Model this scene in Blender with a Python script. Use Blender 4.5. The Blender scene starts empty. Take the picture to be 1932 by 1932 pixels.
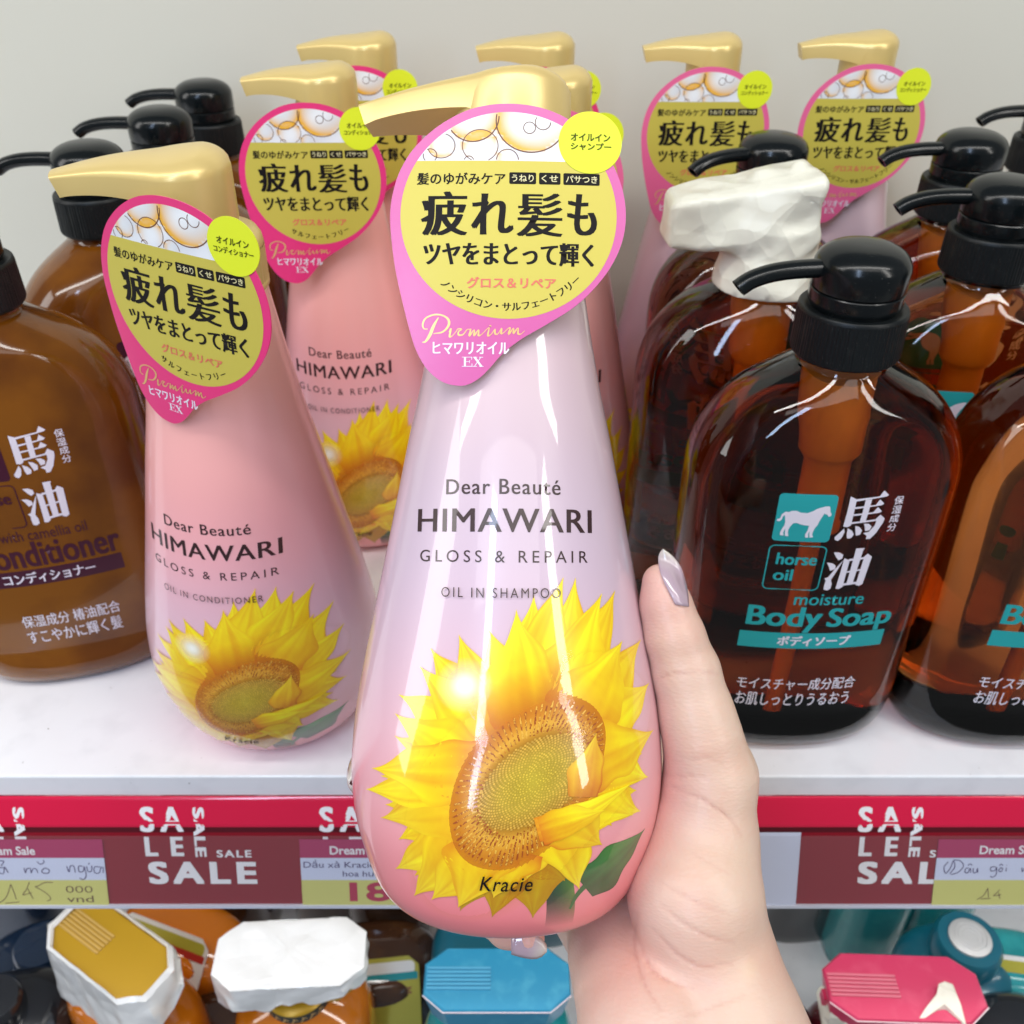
import bpy, bmesh, math, random
import numpy as np
from mathutils import Vector, Matrix, Euler

random.seed(7)
rng = np.random.default_rng(7)
SC = bpy.context.scene
COL = SC.collection
CM = 0.01                      # everything below is written in centimetres
R = math.radians

# ------------------------------------------------------------------ camera, light, exposure
F_PX, PITCH, CAM_H = 1790.0, R(35.1), 31.0          # focal length for a 1932 px wide frame
cam_d = bpy.data.cameras.new('camera')
cam_d.sensor_width = 36.0
cam_d.lens = 36.0 * F_PX / 1932.0
cam_d.clip_start, cam_d.clip_end = 0.01, 50.0
cam_d.dof.use_dof = True
cam_d.dof.focus_distance = 0.245
cam_d.dof.aperture_fstop = 26.0
cam = bpy.data.objects.new('camera', cam_d)
COL.objects.link(cam)
cam.location = (0, 0, CAM_H * CM)
cam.rotation_euler = (math.pi / 2 - PITCH, 0, 0)
SC.camera = cam

world = bpy.data.worlds.new('World')
SC.world = world
world.use_nodes = True
wn, wl = world.node_tree.nodes, world.node_tree.links
bg = wn['Background']
bg.inputs[0].default_value = (0.93, 0.96, 1.0, 1)
bg.inputs[1].default_value = 0.185


def area(name, loc, target, size, power, color):
    d = bpy.data.lights.new(name, 'AREA')
    d.shape = 'RECTANGLE'
    d.size, d.size_y = size[0] * CM, size[1] * CM
    d.energy = power
    d.color = color
    o = bpy.data.objects.new(name, d)
    COL.objects.link(o)
    o.location = [c * CM for c in loc]
    v = Vector([t - l for t, l in zip(target, loc)])
    o.rotation_euler = v.to_track_quat('-Z', 'Y').to_euler()
    return o


area('lower_shelf_fill_light', (0, 30.5, -2.2), (0, 28.5, -20), (120, 1.5), 0.75, (1.0, 0.98, 0.94))  # added lamp, out of view behind the rail, brightens the lower shelf
area('shelf_tube_light', (0, 4, 84), (0, 34, -4), (150, 5), 4.2, (1.0, 0.98, 0.94))
area('aisle_tube_and_fill', (-40, -78, 88), (-2, 24, -4), (12, 110), 7.0, (0.55, 0.72, 1.0))
area('aisle_tube_and_fill', (-165, -20, 80), (-8, 30, 8), (50, 130), 11.0, (1.0, 0.98, 0.95))  # wide fill added at the far left to brighten upright faces
area('aisle_tube_and_fill', (120, -70, 100), (8, 26, -2), (18, 130), 8.5, (1.0, 0.97, 0.92))
area('ceiling_tube_light', (0, -60, 150), (0, 27, -10), (150, 30), 3.0, (1.0, 0.97, 0.92))

SC.view_settings.view_transform = 'Standard'
SC.view_settings.look = 'None'
SC.view_settings.exposure = 0.12
SC.view_settings.gamma = 1.0
SC.view_settings.use_curve_mapping = False
cy = SC.cycles
cy.use_denoising = True
cy.max_bounces = 14
cy.transmission_bounces = 12
cy.transparent_max_bounces = 12
cy.glossy_bounces = 5
cy.diffuse_bounces = 4
cy.caustics_reflective = False
cy.caustics_refractive = True
cy.sample_clamp_indirect = 6.0

# ------------------------------------------------------------------ design helpers
SP, CP = math.sin(PITCH), math.cos(PITCH)


def on_y(px, py, y):
    """point of the upright plane at distance y (cm) that the photograph shows at px, py"""
    b = (py - 966) / F_PX
    u = (y * SP + b * y * CP) / (CP - b * SP)
    d = y * CP + u * SP
    return ((px - 966) * d / F_PX, CAM_H - u)


def on_z(px, py, z):
    a = (py - 966) / F_PX
    u = CAM_H - z
    D = (u * CP - a * u * SP) / (a * CP + SP)
    d = D * CP + u * SP
    return ((px - 966) * d / F_PX, D)


def interp(xs, ys, x):
    return float(np.interp(x, xs, ys))


def smooth_profile(pts, n):
    """Catmull-Rom through a list of points, n samples per span"""
    p = [np.array(q, float) for q in pts]
    p = [2 * p[0] - p[1]] + p + [2 * p[-1] - p[-2]]
    out = []
    for i in range(1, len(p) - 2):
        for k in range(n):
            t = k / n
            out.append(0.5 * (2 * p[i] + (p[i + 1] - p[i - 1]) * t + (2 * p[i - 1] - 5 * p[i] + 4 * p[i + 1] - p[i + 2]) * t * t
                              + (3 * p[i] - p[i - 1] - 3 * p[i + 1] + p[i + 2]) * t ** 3))
    out.append(p[-2])
    return [tuple(q) for q in out]


def closed_curve(pts, n):
    p = [np.array(q, float) for q in pts]
    m = len(p)
    out = []
    for i in range(m):
        a, b, c, d = p[i - 1], p[i], p[(i + 1) % m], p[(i + 2) % m]
        for k in range(n):
            t = k / n
            out.append(tuple(0.5 * (2 * b + (c - a) * t + (2 * a - 5 * b + 4 * c - d) * t * t + (3 * b - a - 3 * c + d) * t ** 3)))
    return out


class MB:
    """collects faces with several materials and vertex colours into one mesh"""

    def __init__(self):
        self.v, self.f, self.m, self.s, self.c, self.mats = [], [], [], [], [], []

    def slot(self, mat):
        if mat not in self.mats:
            self.mats.append(mat)
        return self.mats.index(mat)

    def add(self, verts, faces, mat, smooth=True, col=(1, 1, 1, 1)):
        o = len(self.v)
        k = self.slot(mat)
        self.v.extend([tuple(q) for q in verts])
        if len(col) == len(verts) and hasattr(col[0], '__len__'):
            self.c.extend([tuple(q) for q in col])
        else:
            self.c.extend([tuple(col)] * len(verts))
        for f in faces:
            self.f.append([o + i for i in f])
            self.m.append(k)
            self.s.append(smooth)

    def build(self, name, parent=None, sharp=None, loc=None, bevel=None):
        me = bpy.data.meshes.new(name)
        me.from_pydata([(a * CM, b * CM, c * CM) for a, b, c in self.v], [], self.f)
        for m in self.mats:
            me.materials.append(m)
        me.polygons.foreach_set('material_index', self.m)
        me.polygons.foreach_set('use_smooth', self.s)
        ca = me.color_attributes.new('Col', 'FLOAT_COLOR', 'POINT')
        ca.data.foreach_set('color', np.array(self.c, np.float32).ravel())
        me.update()
        if sharp:
            me.set_sharp_from_angle(angle=R(sharp))
        ob = bpy.data.objects.new(name, me)
        COL.objects.link(ob)
        if parent:
            ob.parent = parent
        if loc:
            ob.location = [q * CM for q in loc]
        if bevel:
            bv = ob.modifiers.new('bevel', 'BEVEL')
            bv.width = bevel * CM
            bv.segments = 3
            bv.limit_method = 'ANGLE'
            bv.angle_limit = R(30)
        return ob


def lathe(mb, prof, mat, n=64, sx=1.0, sy=1.0, cx=0, cy_=0, cap0=True, cap1=True, rfun=None, col=(1, 1, 1, 1)):
    """prof: (r, z) list, from bottom to top"""
    V, Fc = [], []
    for r, z in prof:
        for i in range(n):
            a = 2 * math.pi * i / n
            q = r * (rfun(a, z) if rfun else 1)
            V.append((cx + q * math.cos(a) * sx, cy_ + q * math.sin(a) * sy, z))
    for j in range(len(prof) - 1):
        for i in range(n):
            k = (i + 1) % n
            Fc.append((j * n + i, j * n + k, (j + 1) * n + k, (j + 1) * n + i))
    if cap0:
        Fc.append(list(range(n))[::-1])
    if cap1:
        o = (len(prof) - 1) * n
        Fc.append([o + i for i in range(n)])
    mb.add(V, Fc, mat, True, col)


def box(mb, x0, x1, y0, y1, z0, z1, mat, smooth=False):
    V = [(x, y, z) for z in (z0, z1) for y in (y0, y1) for x in (x0, x1)]
    mb.add(V, [(0, 2, 3, 1), (4, 5, 7, 6), (0, 1, 5, 4), (2, 6, 7, 3), (0, 4, 6, 2), (1, 3, 7, 5)], mat, smooth)


def tube(mb, pts, rads, mat, n=20, squash=1.0, hole=None):
    """tube along pts; squash scales it across z; hole = (radius factor, depth) opens the last end"""
    P = [Vector(p) for p in pts]
    V, Fc = [], []
    for i, p in enumerate(P):
        t = (P[min(i + 1, len(P) - 1)] - P[max(i - 1, 0)]).normalized()
        s = t.cross(Vector((0, 0, 1))).normalized()
        u = s.cross(t).normalized()
        for k in range(n):
            a = 2 * math.pi * k / n
            V.append(p + s * (rads[i] * math.cos(a)) + u * (rads[i] * squash * math.sin(a)))
    m = len(P)
    for j in range(m - 1):
        for k in range(n):
            q = (k + 1) % n
            Fc.append((j * n + k, j * n + q, (j + 1) * n + q, (j + 1) * n + k))
    Fc.append(list(range(n))[::-1])
    e = (m - 1) * n
    if hole:
        t = (P[-1] - P[-2]).normalized()
        c = P[-1]
        o = len(V)
        for k in range(n):
            V.append(c + (V[e + k] - c) * hole[0])
        for k in range(n):
            V.append(c + (V[e + k] - c) * hole[0] - t * hole[1])
        for k in range(n):
            q = (k + 1) % n
            Fc.append((e + k, e + q, o + q, o + k))
            Fc.append((o + k, o + q, o + n + q, o + n + k))
        Fc.append([o + n + k for k in range(n)])
    else:
        Fc.append([e + k for k in range(n)])
    mb.add(V, Fc, mat, True)


def tri_polygon(pts):
    """triangles of a flat outline (concave allowed)"""
    from mathutils.geometry import tessellate_polygon
    return [tuple(t) for t in tessellate_polygon([[Vector((p[0], p[1], 0)) for p in pts]])]


def cut_grid(V2, T, dx, dy):
    """cut flat triangles along a grid so that they can follow a curved surface"""
    if not dx and not dy:
        return V2, T
    polys = [[V2[i] for i in t] for t in T]
    for ax, st in ((0, dx), (1, dy)):
        if not st:
            continue
        out = []
        for p in polys:
            lo, hi = min(q[ax] for q in p), max(q[ax] for q in p)
            for k in range(math.floor(lo / st), math.floor(hi / st) + 1):
                r = p
                for lim, sg in ((k * st, 1), ((k + 1) * st, -1)):
                    n, r2 = len(r), []
                    for i in range(n):
                        a, b = r[i], r[(i + 1) % n]
                        da, db = sg * (a[ax] - lim), sg * (b[ax] - lim)
                        if da >= 0:
                            r2.append(a)
                        if (da > 0 and db < 0) or (da < 0 and db > 0):
                            t = da / (da - db)
                            q = [a[0] + (b[0] - a[0]) * t, a[1] + (b[1] - a[1]) * t]
                            q[ax] = lim
                            r2.append(tuple(q))
                    r = r2
                    if len(r) < 3:
                        break
                if len(r) >= 3:
                    out.append(r)
        polys = out
    idx, V, Fc = {}, [], []
    for p in polys:
        f = []
        for q in p:
            k = (round(q[0], 5), round(q[1], 5))
            if k not in idx:
                idx[k] = len(V)
                V.append(q)
            if idx[k] not in f:
                f.append(idx[k])
        if len(f) >= 3:
            Fc.append(f)
    return V, Fc


_txt = {}


def text2d(s, weight=0.0, spacing=1.0, shear=0.0):
    """outline of a text as flat triangles, in its own units"""
    key = (s, weight, spacing, shear)
    if key in _txt:
        return _txt[key]
    c = bpy.data.curves.new('text', 'FONT')
    c.body, c.size, c.resolution_u, c.offset, c.space_character, c.shear = s, 1.0, 4, weight, spacing, shear
    o = bpy.data.objects.new('text', c)
    COL.objects.link(o)
    dg = bpy.context.evaluated_depsgraph_get()
    ev = o.evaluated_get(dg)
    me = ev.to_mesh()
    V = [(v.co.x, v.co.y) for v in me.vertices]
    me.calc_loop_triangles()
    T = [tuple(t.vertices) for t in me.loop_triangles]
    ev.to_mesh_clear()
    bpy.data.objects.remove(o)
    bpy.data.curves.remove(c)
    _txt[key] = (V, T)
    return V, T


def put(mb, s, bx, mat, fmap, lift=0.012, weight=0.0, smear=0.0, spacing=1.0, shear=0.0, cut=(0, 0), rot=0, vsmear=0.0, col=(1, 1, 1, 1)):
    """text filling the box (u0, v0, u1, v1), v up, on a surface given by fmap(u, v, lift); smear thickens the upright strokes"""
    V, T = text2d(s, weight, spacing, shear)
    A = np.array(V)
    if rot == -90:
        A = np.stack([A[:, 1], -A[:, 0]], 1)
    lo, hi = A.min(0), A.max(0)
    u0, v0, u1, v1 = bx
    sm, sv = smear * (v1 - v0), vsmear * (v1 - v0)
    B = (A - lo) / (hi - lo) * np.array([u1 - u0 - sm, v1 - v0 - sv]) + np.array([u0, v0])
    B, T2 = cut_grid([tuple(q) for q in B], T, *cut)
    sh = [(sm * i / 2, 0) for i in range(3)] if smear and not vsmear else [(sm * a, sv * b) for a in (0, .5, 1) for b in (0, 1)] if smear else [(0, 0)]
    for i, (a, b) in enumerate(sh):
        mb.add([fmap(u + a, v + b, lift + 0.0012 * i) for u, v in B], T2, mat, True, col)


def flat(mb, pts, mat, fmap, lift=0.006, cut=(0, 0), col=(1, 1, 1, 1)):
    B, T = cut_grid(pts, tri_polygon(pts), *cut)
    mb.add([fmap(u, v, lift) for u, v in B], T, mat, True, col)


def ribbon(mb, pts, width, mat, fmap, lift=0.012, n=6, closed=False):
    """a pen stroke: smooth line through pts, width a number or one per point"""
    w = width if hasattr(width, '__len__') else [width] * len(pts)
    P = [(p[0], p[1], q) for p, q in zip(pts, w)]
    P = closed_curve(P, n) if closed else (smooth_profile(P, n) if len(P) > 2 else P)
    m = len(P)
    V, Fc = [], []
    for i, (x, y, q) in enumerate(P):
        a = P[(i - 1) % m] if closed else P[max(i - 1, 0)]
        b = P[(i + 1) % m] if closed else P[min(i + 1, m - 1)]
        dx, dy = b[0] - a[0], b[1] - a[1]
        l = math.hypot(dx, dy) or 1
        nx, ny = -dy / l * q / 2, dx / l * q / 2
        V += [fmap(x + nx, y + ny, lift), fmap(x - nx, y - ny, lift)]
    for i in range(m if closed else m - 1):
        j = (i + 1) % m
        Fc.append((2 * i, 2 * i + 1, 2 * j + 1, 2 * j))
    mb.add(V, Fc, mat, True)


def rrect(x0, y0, x1, y1, r, n=5):
    out = []
    for cx, cy2, a0 in ((x1 - r, y1 - r, 0), (x0 + r, y1 - r, 90), (x0 + r, y0 + r, 180), (x1 - r, y0 + r, 270)):
        for k in range(n + 1):
            a = R(a0 + 90 * k / n)
            out.append((cx + r * math.cos(a), cy2 + r * math.sin(a)))
    return out


def ellipse(cx, cy2, rx, ry, n=40):
    return [(cx + rx * math.cos(2 * math.pi * k / n), cy2 + ry * math.sin(2 * math.pi * k / n)) for k in range(n)]


def thing(name, label, cat, loc=(0, 0, 0), rz=0.0, group=None):
    o = bpy.data.objects.new(name, None)
    COL.objects.link(o)
    o.location = [q * CM for q in loc]
    o.rotation_euler = (0, 0, R(rz))
    o['label'], o['category'] = label, cat
    if group:
        o['group'] = group
    return o


def tag(o, label, cat, group=None):
    o['label'], o['category'] = label, cat
    if group:
        o['group'] = group
    return o


def dup(root, label, loc, rz, skip=()):
    """a copy of a thing with copies of its parts and sub-parts"""
    r = root.copy()
    COL.objects.link(r)
    r.location = [q * CM for q in loc]
    r.rotation_euler = (0, 0, R(rz))
    r['label'] = label
    for ch in list(root.children):
        if ch.name.split('.')[0] in skip:
            continue
        c = ch.copy()
        COL.objects.link(c)
        c.parent = r
        for g in list(ch.children):
            d = g.copy()
            COL.objects.link(d)
            d.parent = c
    return r


# ------------------------------------------------------------------ materials
def mat(name, color, rough=0.5, metal=0.0, coat=0.0, coat_rough=0.05, spec=0.5, vcol=False, alpha_attr=False,
        noise=None, bump=None, sss=0.0, trans=0.0, ior=1.45, sheen=0.0):
    m = bpy.data.materials.new(name)
    m.use_nodes = True
    nt = m.node_tree
    p = nt.nodes['Principled BSDF']
    p.inputs['Base Color'].default_value = (*color, 1)
    p.inputs['Roughness'].default_value = rough
    p.inputs['Metallic'].default_value = metal
    p.inputs['Coat Weight'].default_value = coat
    p.inputs['Coat Roughness'].default_value = coat_rough
    p.inputs['Specular IOR Level'].default_value = spec
    p.inputs['IOR'].default_value = ior
    p.inputs['Transmission Weight'].default_value = trans
    p.inputs['Sheen Weight'].default_value = sheen
    if sss:
        p.inputs['Subsurface Weight'].default_value = sss
        p.inputs['Subsurface Radius'].default_value = (1.0, 0.35, 0.2)
        p.inputs['Subsurface Scale'].default_value = 0.004
    if vcol:
        a = nt.nodes.new('ShaderNodeAttribute')
        a.attribute_name = 'Col'
        nt.links.new(a.outputs['Color'], p.inputs['Base Color'])
        if alpha_attr:
            nt.links.new(a.outputs['Alpha'], p.inputs['Alpha'])
    if noise:                                   # (scale per metre, second colour, low, high)
        tc = nt.nodes.new('ShaderNodeTexCoord')
        n = nt.nodes.new('ShaderNodeTexNoise')
        n.inputs['Scale'].default_value = noise[0]
        n.inputs['Detail'].default_value = 5
        r = nt.nodes.new('ShaderNodeMapRange')
        r.inputs[1].default_value, r.inputs[2].default_value = noise[2], noise[3]
        mx = nt.nodes.new('ShaderNodeMix')
        mx.data_type = 'RGBA'
        mx.inputs[6].default_value = (*color, 1)
        mx.inputs[7].default_value = (*noise[1], 1)
        nt.links.new(tc.outputs['Object'], n.inputs['Vector'])
        nt.links.new(n.outputs['Fac'], r.inputs[0])
        nt.links.new(r.outputs[0], mx.inputs[0])
        nt.links.new(mx.outputs[2], p.inputs['Base Color'])
    if bump:                                    # (scale per metre, strength, distance in cm)
        tc = nt.nodes.new('ShaderNodeTexCoord')
        n = nt.nodes.new('ShaderNodeTexNoise')
        n.inputs['Scale'].default_value = bump[0]
        n.inputs['Detail'].default_value = 4
        b = nt.nodes.new('ShaderNodeBump')
        b.inputs['Strength'].default_value = bump[1]
        b.inputs['Distance'].default_value = bump[2] * CM
        nt.links.new(tc.outputs['Object'], n.inputs['Vector'])
        nt.links.new(n.outputs['Fac'], b.inputs['Height'])
        nt.links.new(b.outputs[0], p.inputs['Normal'])
    return m


def crumple(m, scale, strength, dist):
    nt = m.node_tree
    p = nt.nodes['Principled BSDF']
    tc, n, va, v, v2, ad, b = [nt.nodes.new(k) for k in ('ShaderNodeTexCoord', 'ShaderNodeTexNoise', 'ShaderNodeVectorMath', 'ShaderNodeTexVoronoi', 'ShaderNodeTexVoronoi', 'ShaderNodeMath', 'ShaderNodeBump')]
    n.inputs['Scale'].default_value = scale * .8
    va.operation = 'MULTIPLY_ADD'
    va.inputs[1].default_value = (.012, .012, .012)
    v.inputs['Scale'].default_value = scale
    v2.inputs['Scale'].default_value = scale * 2.3
    ad.operation = 'MULTIPLY_ADD'
    ad.inputs[1].default_value = .35
    b.inputs['Strength'].default_value, b.inputs['Distance'].default_value = strength, dist * CM
    nt.links.new(tc.outputs['Object'], n.inputs['Vector'])
    nt.links.new(n.outputs['Color'], va.inputs[0])
    nt.links.new(tc.outputs['Object'], va.inputs[2])
    nt.links.new(va.outputs[0], v.inputs['Vector'])
    nt.links.new(va.outputs[0], v2.inputs['Vector'])
    nt.links.new(v2.outputs['Distance'], ad.inputs[0])
    nt.links.new(v.outputs['Distance'], ad.inputs[2])
    nt.links.new(ad.outputs[0], b.inputs['Height'])
    nt.links.new(b.outputs[0], p.inputs['Normal'])
    return m


def ramp_mat(name, stops, zmax, rough, coat, metal=0.0):
    """plastic whose printed colour changes with height: stops = (z cm, colour)"""
    m = mat(name, (1, 1, 1), rough, metal, coat, 0.04)
    nt = m.node_tree
    p = nt.nodes['Principled BSDF']
    tc = nt.nodes.new('ShaderNodeTexCoord')
    sx = nt.nodes.new('ShaderNodeSeparateXYZ')
    ml = nt.nodes.new('ShaderNodeMath')
    ml.operation = 'MULTIPLY'
    ml.inputs[1].default_value = 1.0 / (zmax * CM)
    cr = nt.nodes.new('ShaderNodeValToRGB')
    e = cr.color_ramp.elements
    cr.color_ramp.interpolation = 'B_SPLINE'
    while len(e) < len(stops):
        e.new(0.5)
    for k, (z, c) in enumerate(stops):
        e[k].position = z / zmax
        e[k].color = (*c, 1)
    nt.links.new(tc.outputs['Object'], sx.inputs[0])
    nt.links.new(sx.outputs['Z'], ml.inputs[0])
    nt.links.new(ml.outputs[0], cr.inputs[0])
    nt.links.new(cr.outputs[0], p.inputs['Base Color'])
    return m


def amber_glass(name, absorb, density):
    m = bpy.data.materials.new(name)
    m.use_nodes = True
    nt = m.node_tree
    p = nt.nodes['Principled BSDF']
    p.inputs['Base Color'].default_value = (1.0, 0.93, 0.84, 1)
    p.inputs['Roughness'].default_value = 0.0
    p.inputs['Transmission Weight'].default_value = 1.0
    p.inputs['IOR'].default_value = 1.36
    p.inputs['Coat Weight'].default_value = 0.4
    p.inputs['Coat Roughness'].default_value = 0.02
    v = nt.nodes.new('ShaderNodeVolumeAbsorption')
    v.inputs['Color'].default_value = (*absorb, 1)
    v.inputs['Density'].default_value = density
    nt.links.new(v.outputs[0], nt.nodes['Material Output'].inputs['Volume'])
    return m


M = {}
M['pearl_shampoo'] = ramp_mat('pearl_shampoo', [(0, (.86, .20, .22)), (1.4, (.86, .24, .26)), (3.6, (.86, .40, .43)), (6.2, (.74, .47, .54)),
                                                (9.5, (.61, .49, .60)), (13, (.62, .47, .53)), (19, (.70, .50, .50))], 20, 0.32, 0.8)
M['pearl_conditioner'] = ramp_mat('pearl_conditioner', [(0, (.86, .30, .31)), (1.5, (.86, .36, .37)), (4.5, (.80, .52, .58)), (7.5, (.76, .50, .60)),
                                                        (10, (.87, .42, .46)), (13, (.91, .40, .39)), (19.2, (.92, .50, .43))], 20, 0.32, 0.7)
M['gold'] = mat('gold_plastic', (.76, .57, .22), 0.34, 0.3, 0.2, 0.2, bump=(900, .05, .02))
M['gold_collar'] = mat('gold_collar_plastic', (.74, .56, .22), 0.40, 0.3)
M['print_black'] = mat('black_ink', (.008, .006, .006), 0.55, spec=.2)
M['print_brown'] = mat('dark_brown_ink', (.035, .012, .014), 0.35, coat=.6)
M['petal'] = mat('printed_artwork', (1, 1, 1), 0.32, 0, 1.0, 0.04, vcol=True, alpha_attr=True)
M['tag_pink'] = mat('pink_card_conditioner', (.76, .035, .19), 0.30, 0, 0.5, 0.12)
M['tag_pink_pale'] = mat('pink_card_shampoo', (.78, .13, .30), 0.30, 0, 0.5, 0.12)
M['tag_violet'] = mat('pink_violet_card', (.62, .095, .34), 0.34, 0, 0.3, 0.2)
M['tag_gold'] = mat('yellow_foil_card', (.58, .49, .075), 0.48, 0.12, 0.15, 0.25)
M['tag_back'] = mat('white_card_back', (.75, .73, .70), 0.6)
M['picture'] = mat('bubble_picture', (1, 1, 1), 0.30, 0, 0.5, 0.12, vcol=True)
M['bubble_line'] = mat('bubble_outline_ink', (.13, .045, .02), 0.4)
M['lime'] = mat('lime_sticker', (.72, .80, .02), 0.45)
M['lime_ink'] = mat('olive_ink', (.07, .075, .006), 0.5, spec=.2)
M['pill_ink'] = mat('pale_yellow_ink', (.72, .66, .36), 0.4)
M['salmon_ink'] = mat('salmon_ink', (.72, .16, .10), 0.4)
M['gold_ink'] = mat('gold_foil_ink', (.80, .52, .20), 0.3, 0.3)
M['white_ink'] = mat('white_ink', (.78, .74, .82), 0.45)
M['black_cap'] = mat('black_plastic', (.004, .006, .007), 0.2, 0, 0.0, spec=.4, noise=(160, (.018, .020, .018), .55, .8), bump=(700, .04, .02))
M['black_matt'] = mat('black_ribbed_plastic', (.005, .007, .008), 0.42, spec=.35, noise=(130, (.018, .020, .018), .55, .8))
M['amber'] = amber_glass('amber_bottle', (.82, .52, .12), 54.0)
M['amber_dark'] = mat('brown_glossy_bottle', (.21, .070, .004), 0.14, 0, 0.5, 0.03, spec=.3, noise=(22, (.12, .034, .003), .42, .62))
M['dip'] = mat('translucent_orange_plastic', (.74, .28, .03), 0.35)
M['teal_ink'] = mat('teal_ink', (.02, .36, .37), 0.4)
M['purple_ink'] = mat('purple_ink', (.055, .006, .022), 0.4)
M['tape'] = crumple(mat('cream_wrapping_film', (.78, .76, .64), 0.34, 0, 0.3, 0.2), 42, .75, .5)
M['skin'] = None
M['nail'] = mat('lilac_nail_polish', (.56, .42, .46), 0.10, 0, 1.0, 0.02, sss=.15)
M['shelf_white'] = mat('white_shelf_metal', (.87, .88, .91), 0.28, 0, 0.15, 0.1, noise=(60, (.80, .81, .84), .5, .75))
def specks(m, scale, lo, hi, col):
    nt = m.node_tree
    p = nt.nodes['Principled BSDF']
    old = p.inputs['Base Color'].links[0].from_socket
    tc, n, r, mx = (nt.nodes.new('ShaderNodeTexCoord'), nt.nodes.new('ShaderNodeTexNoise'), nt.nodes.new('ShaderNodeMapRange'), nt.nodes.new('ShaderNodeMix'))
    n.inputs['Scale'].default_value, n.inputs['Detail'].default_value = scale, 2
    r.inputs[1].default_value, r.inputs[2].default_value = lo, hi
    mx.data_type = 'RGBA'
    mx.inputs[7].default_value = (*col, 1)
    nt.links.new(tc.outputs['Object'], n.inputs['Vector'])
    nt.links.new(n.outputs['Fac'], r.inputs[0])
    nt.links.new(r.outputs[0], mx.inputs[0])
    nt.links.new(old, mx.inputs[6])
    nt.links.new(mx.outputs[2], p.inputs['Base Color'])


specks(M['shelf_white'], 330, .735, .79, (.33, .32, .31))
specks(M['black_matt'], 2600, .68, .74, (.10, .10, .09))
specks(M['black_cap'], 2600, .70, .76, (.09, .09, .08))
M['wall_white'] = mat('grey_white_panel', (.62, .61, .53), 0.55, bump=(500, .05, .02))


def petal(mb, base, tip, w0, w1, cols, fmap, lift, bend=0.0, fold=0.0, nu=12, nv=20, rag=.13):
    """a printed petal from base to tip: half widths at the base and at its widest, colours from base to tip"""
    bx, bz = base
    tx, tz = tip
    L = math.hypot(tx - bx, tz - bz)
    dx, dz = (tx - bx) / L, (tz - bz) / L
    nx, nz = -dz, dx
    V, C, Fc = [], [], []
    ph, pb, p2 = rng.uniform(0, 6.28), rng.uniform(.86, 1.08), rng.uniform(0, 6.28, 6)
    for j in range(nv + 1):
        t = j / nv
        hw = w0 * (1 - t) ** 1.2 + w1 * math.sin(math.pi * min(1, t * .78 + .2)) ** .9 * (1 - t ** 3.2)
        if j == nv:
            hw = 0.0
        off = bend * t * t * L
        for i in range(nu + 1):
            q = 2 * i / nu - 1
            e = hw * (1 + rag * (math.sin(7 * t + p2[0] + 2 * (q > 0)) + .6 * math.sin(15 * t + p2[1] + 3 * (q > 0))) * abs(q))
            x = bx + dx * t * L + nx * (q * e + off)
            z = bz + dz * t * L + nz * (q * e + off)
            V.append(fmap(x, z, lift))
            c = [interp([0, .22, .5, 1], [cc[k] for cc in cols], t) for k in range(3)]
            st = 1 + .12 * math.sin(4.5 * q + ph) * math.sin(math.pi * t) + .10 * math.sin(13 * q + p2[2] + 1.5 * t) + .07 * math.sin(29 * q + p2[3]) + fold * q
            st += .06 * math.sin(11 * t + p2[4] + 3 * q) + rng.uniform(-.04, .04)
            st *= (1 - 0.30 * (abs(q) > .9) * (1 - t * .5)) * pb
            C.append((min(c[0] * (0.30 * st + .70), 1), min(c[1] * st, 1), c[2] * st, 1))
    for j in range(nv):
        for i in range(nu):
            a = j * (nu + 1) + i
            Fc.append((a, a + 1, a + nu + 2, a + nu + 1))
    mb.add(V, Fc, M['petal'], True, C)


# ------------------------------------------------------------------ the flower bottle
H_PROF = [(0, 2.45), (.10, 2.80), (.42, 3.24), (1.0, 3.66), (2.2, 4.10), (3.2, 4.29), (4.2, 4.34), (5.5, 4.24), (7.0, 4.00), (8.5, 3.72),
          (10.4, 3.36), (12.9, 2.90), (14.7, 2.54), (16.5, 2.24), (18.2, 2.0), (19.25, 1.86)]
H_SM = smooth_profile(H_PROF, 5)
H_Z, H_R = [p[0] for p in H_SM], [p[1] for p in H_SM]
YS = 0.93
AX = 957.0                     # axis of the held bottle in the photograph (px)


def h_surf(x, z, lift):
    r = interp(H_Z, H_R, z)
    q = max(r * r - x * x, 0.0)
    y = -YS * math.sqrt(q)
    n = math.hypot(x, y) or 1
    return (x + lift * x / n, y + lift * y / n, z)


def lab(px, py):
    """label position (x, z) of the held bottle for a photograph pixel"""
    x, z = 0.0, 10.0
    for _ in range(12):
        r = interp(H_Z, H_R, z)
        d = 26.7 + .035 * z - YS * math.sqrt(max(r * r - x * x, 0.05 * r * r))
        x = (px - AX) * d / F_PX
        z = (966 - py) * d / F_PX + 10.8
    return x, z


def C2(cx, cy2):
    return lab(648 + .571 * cx, 829 + .571 * cy2)


Y1, Y2, Y3, Y4 = (.78, .27, .01), (.88, .50, .004), (.96, .69, .004), (.98, .75, .012)


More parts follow.
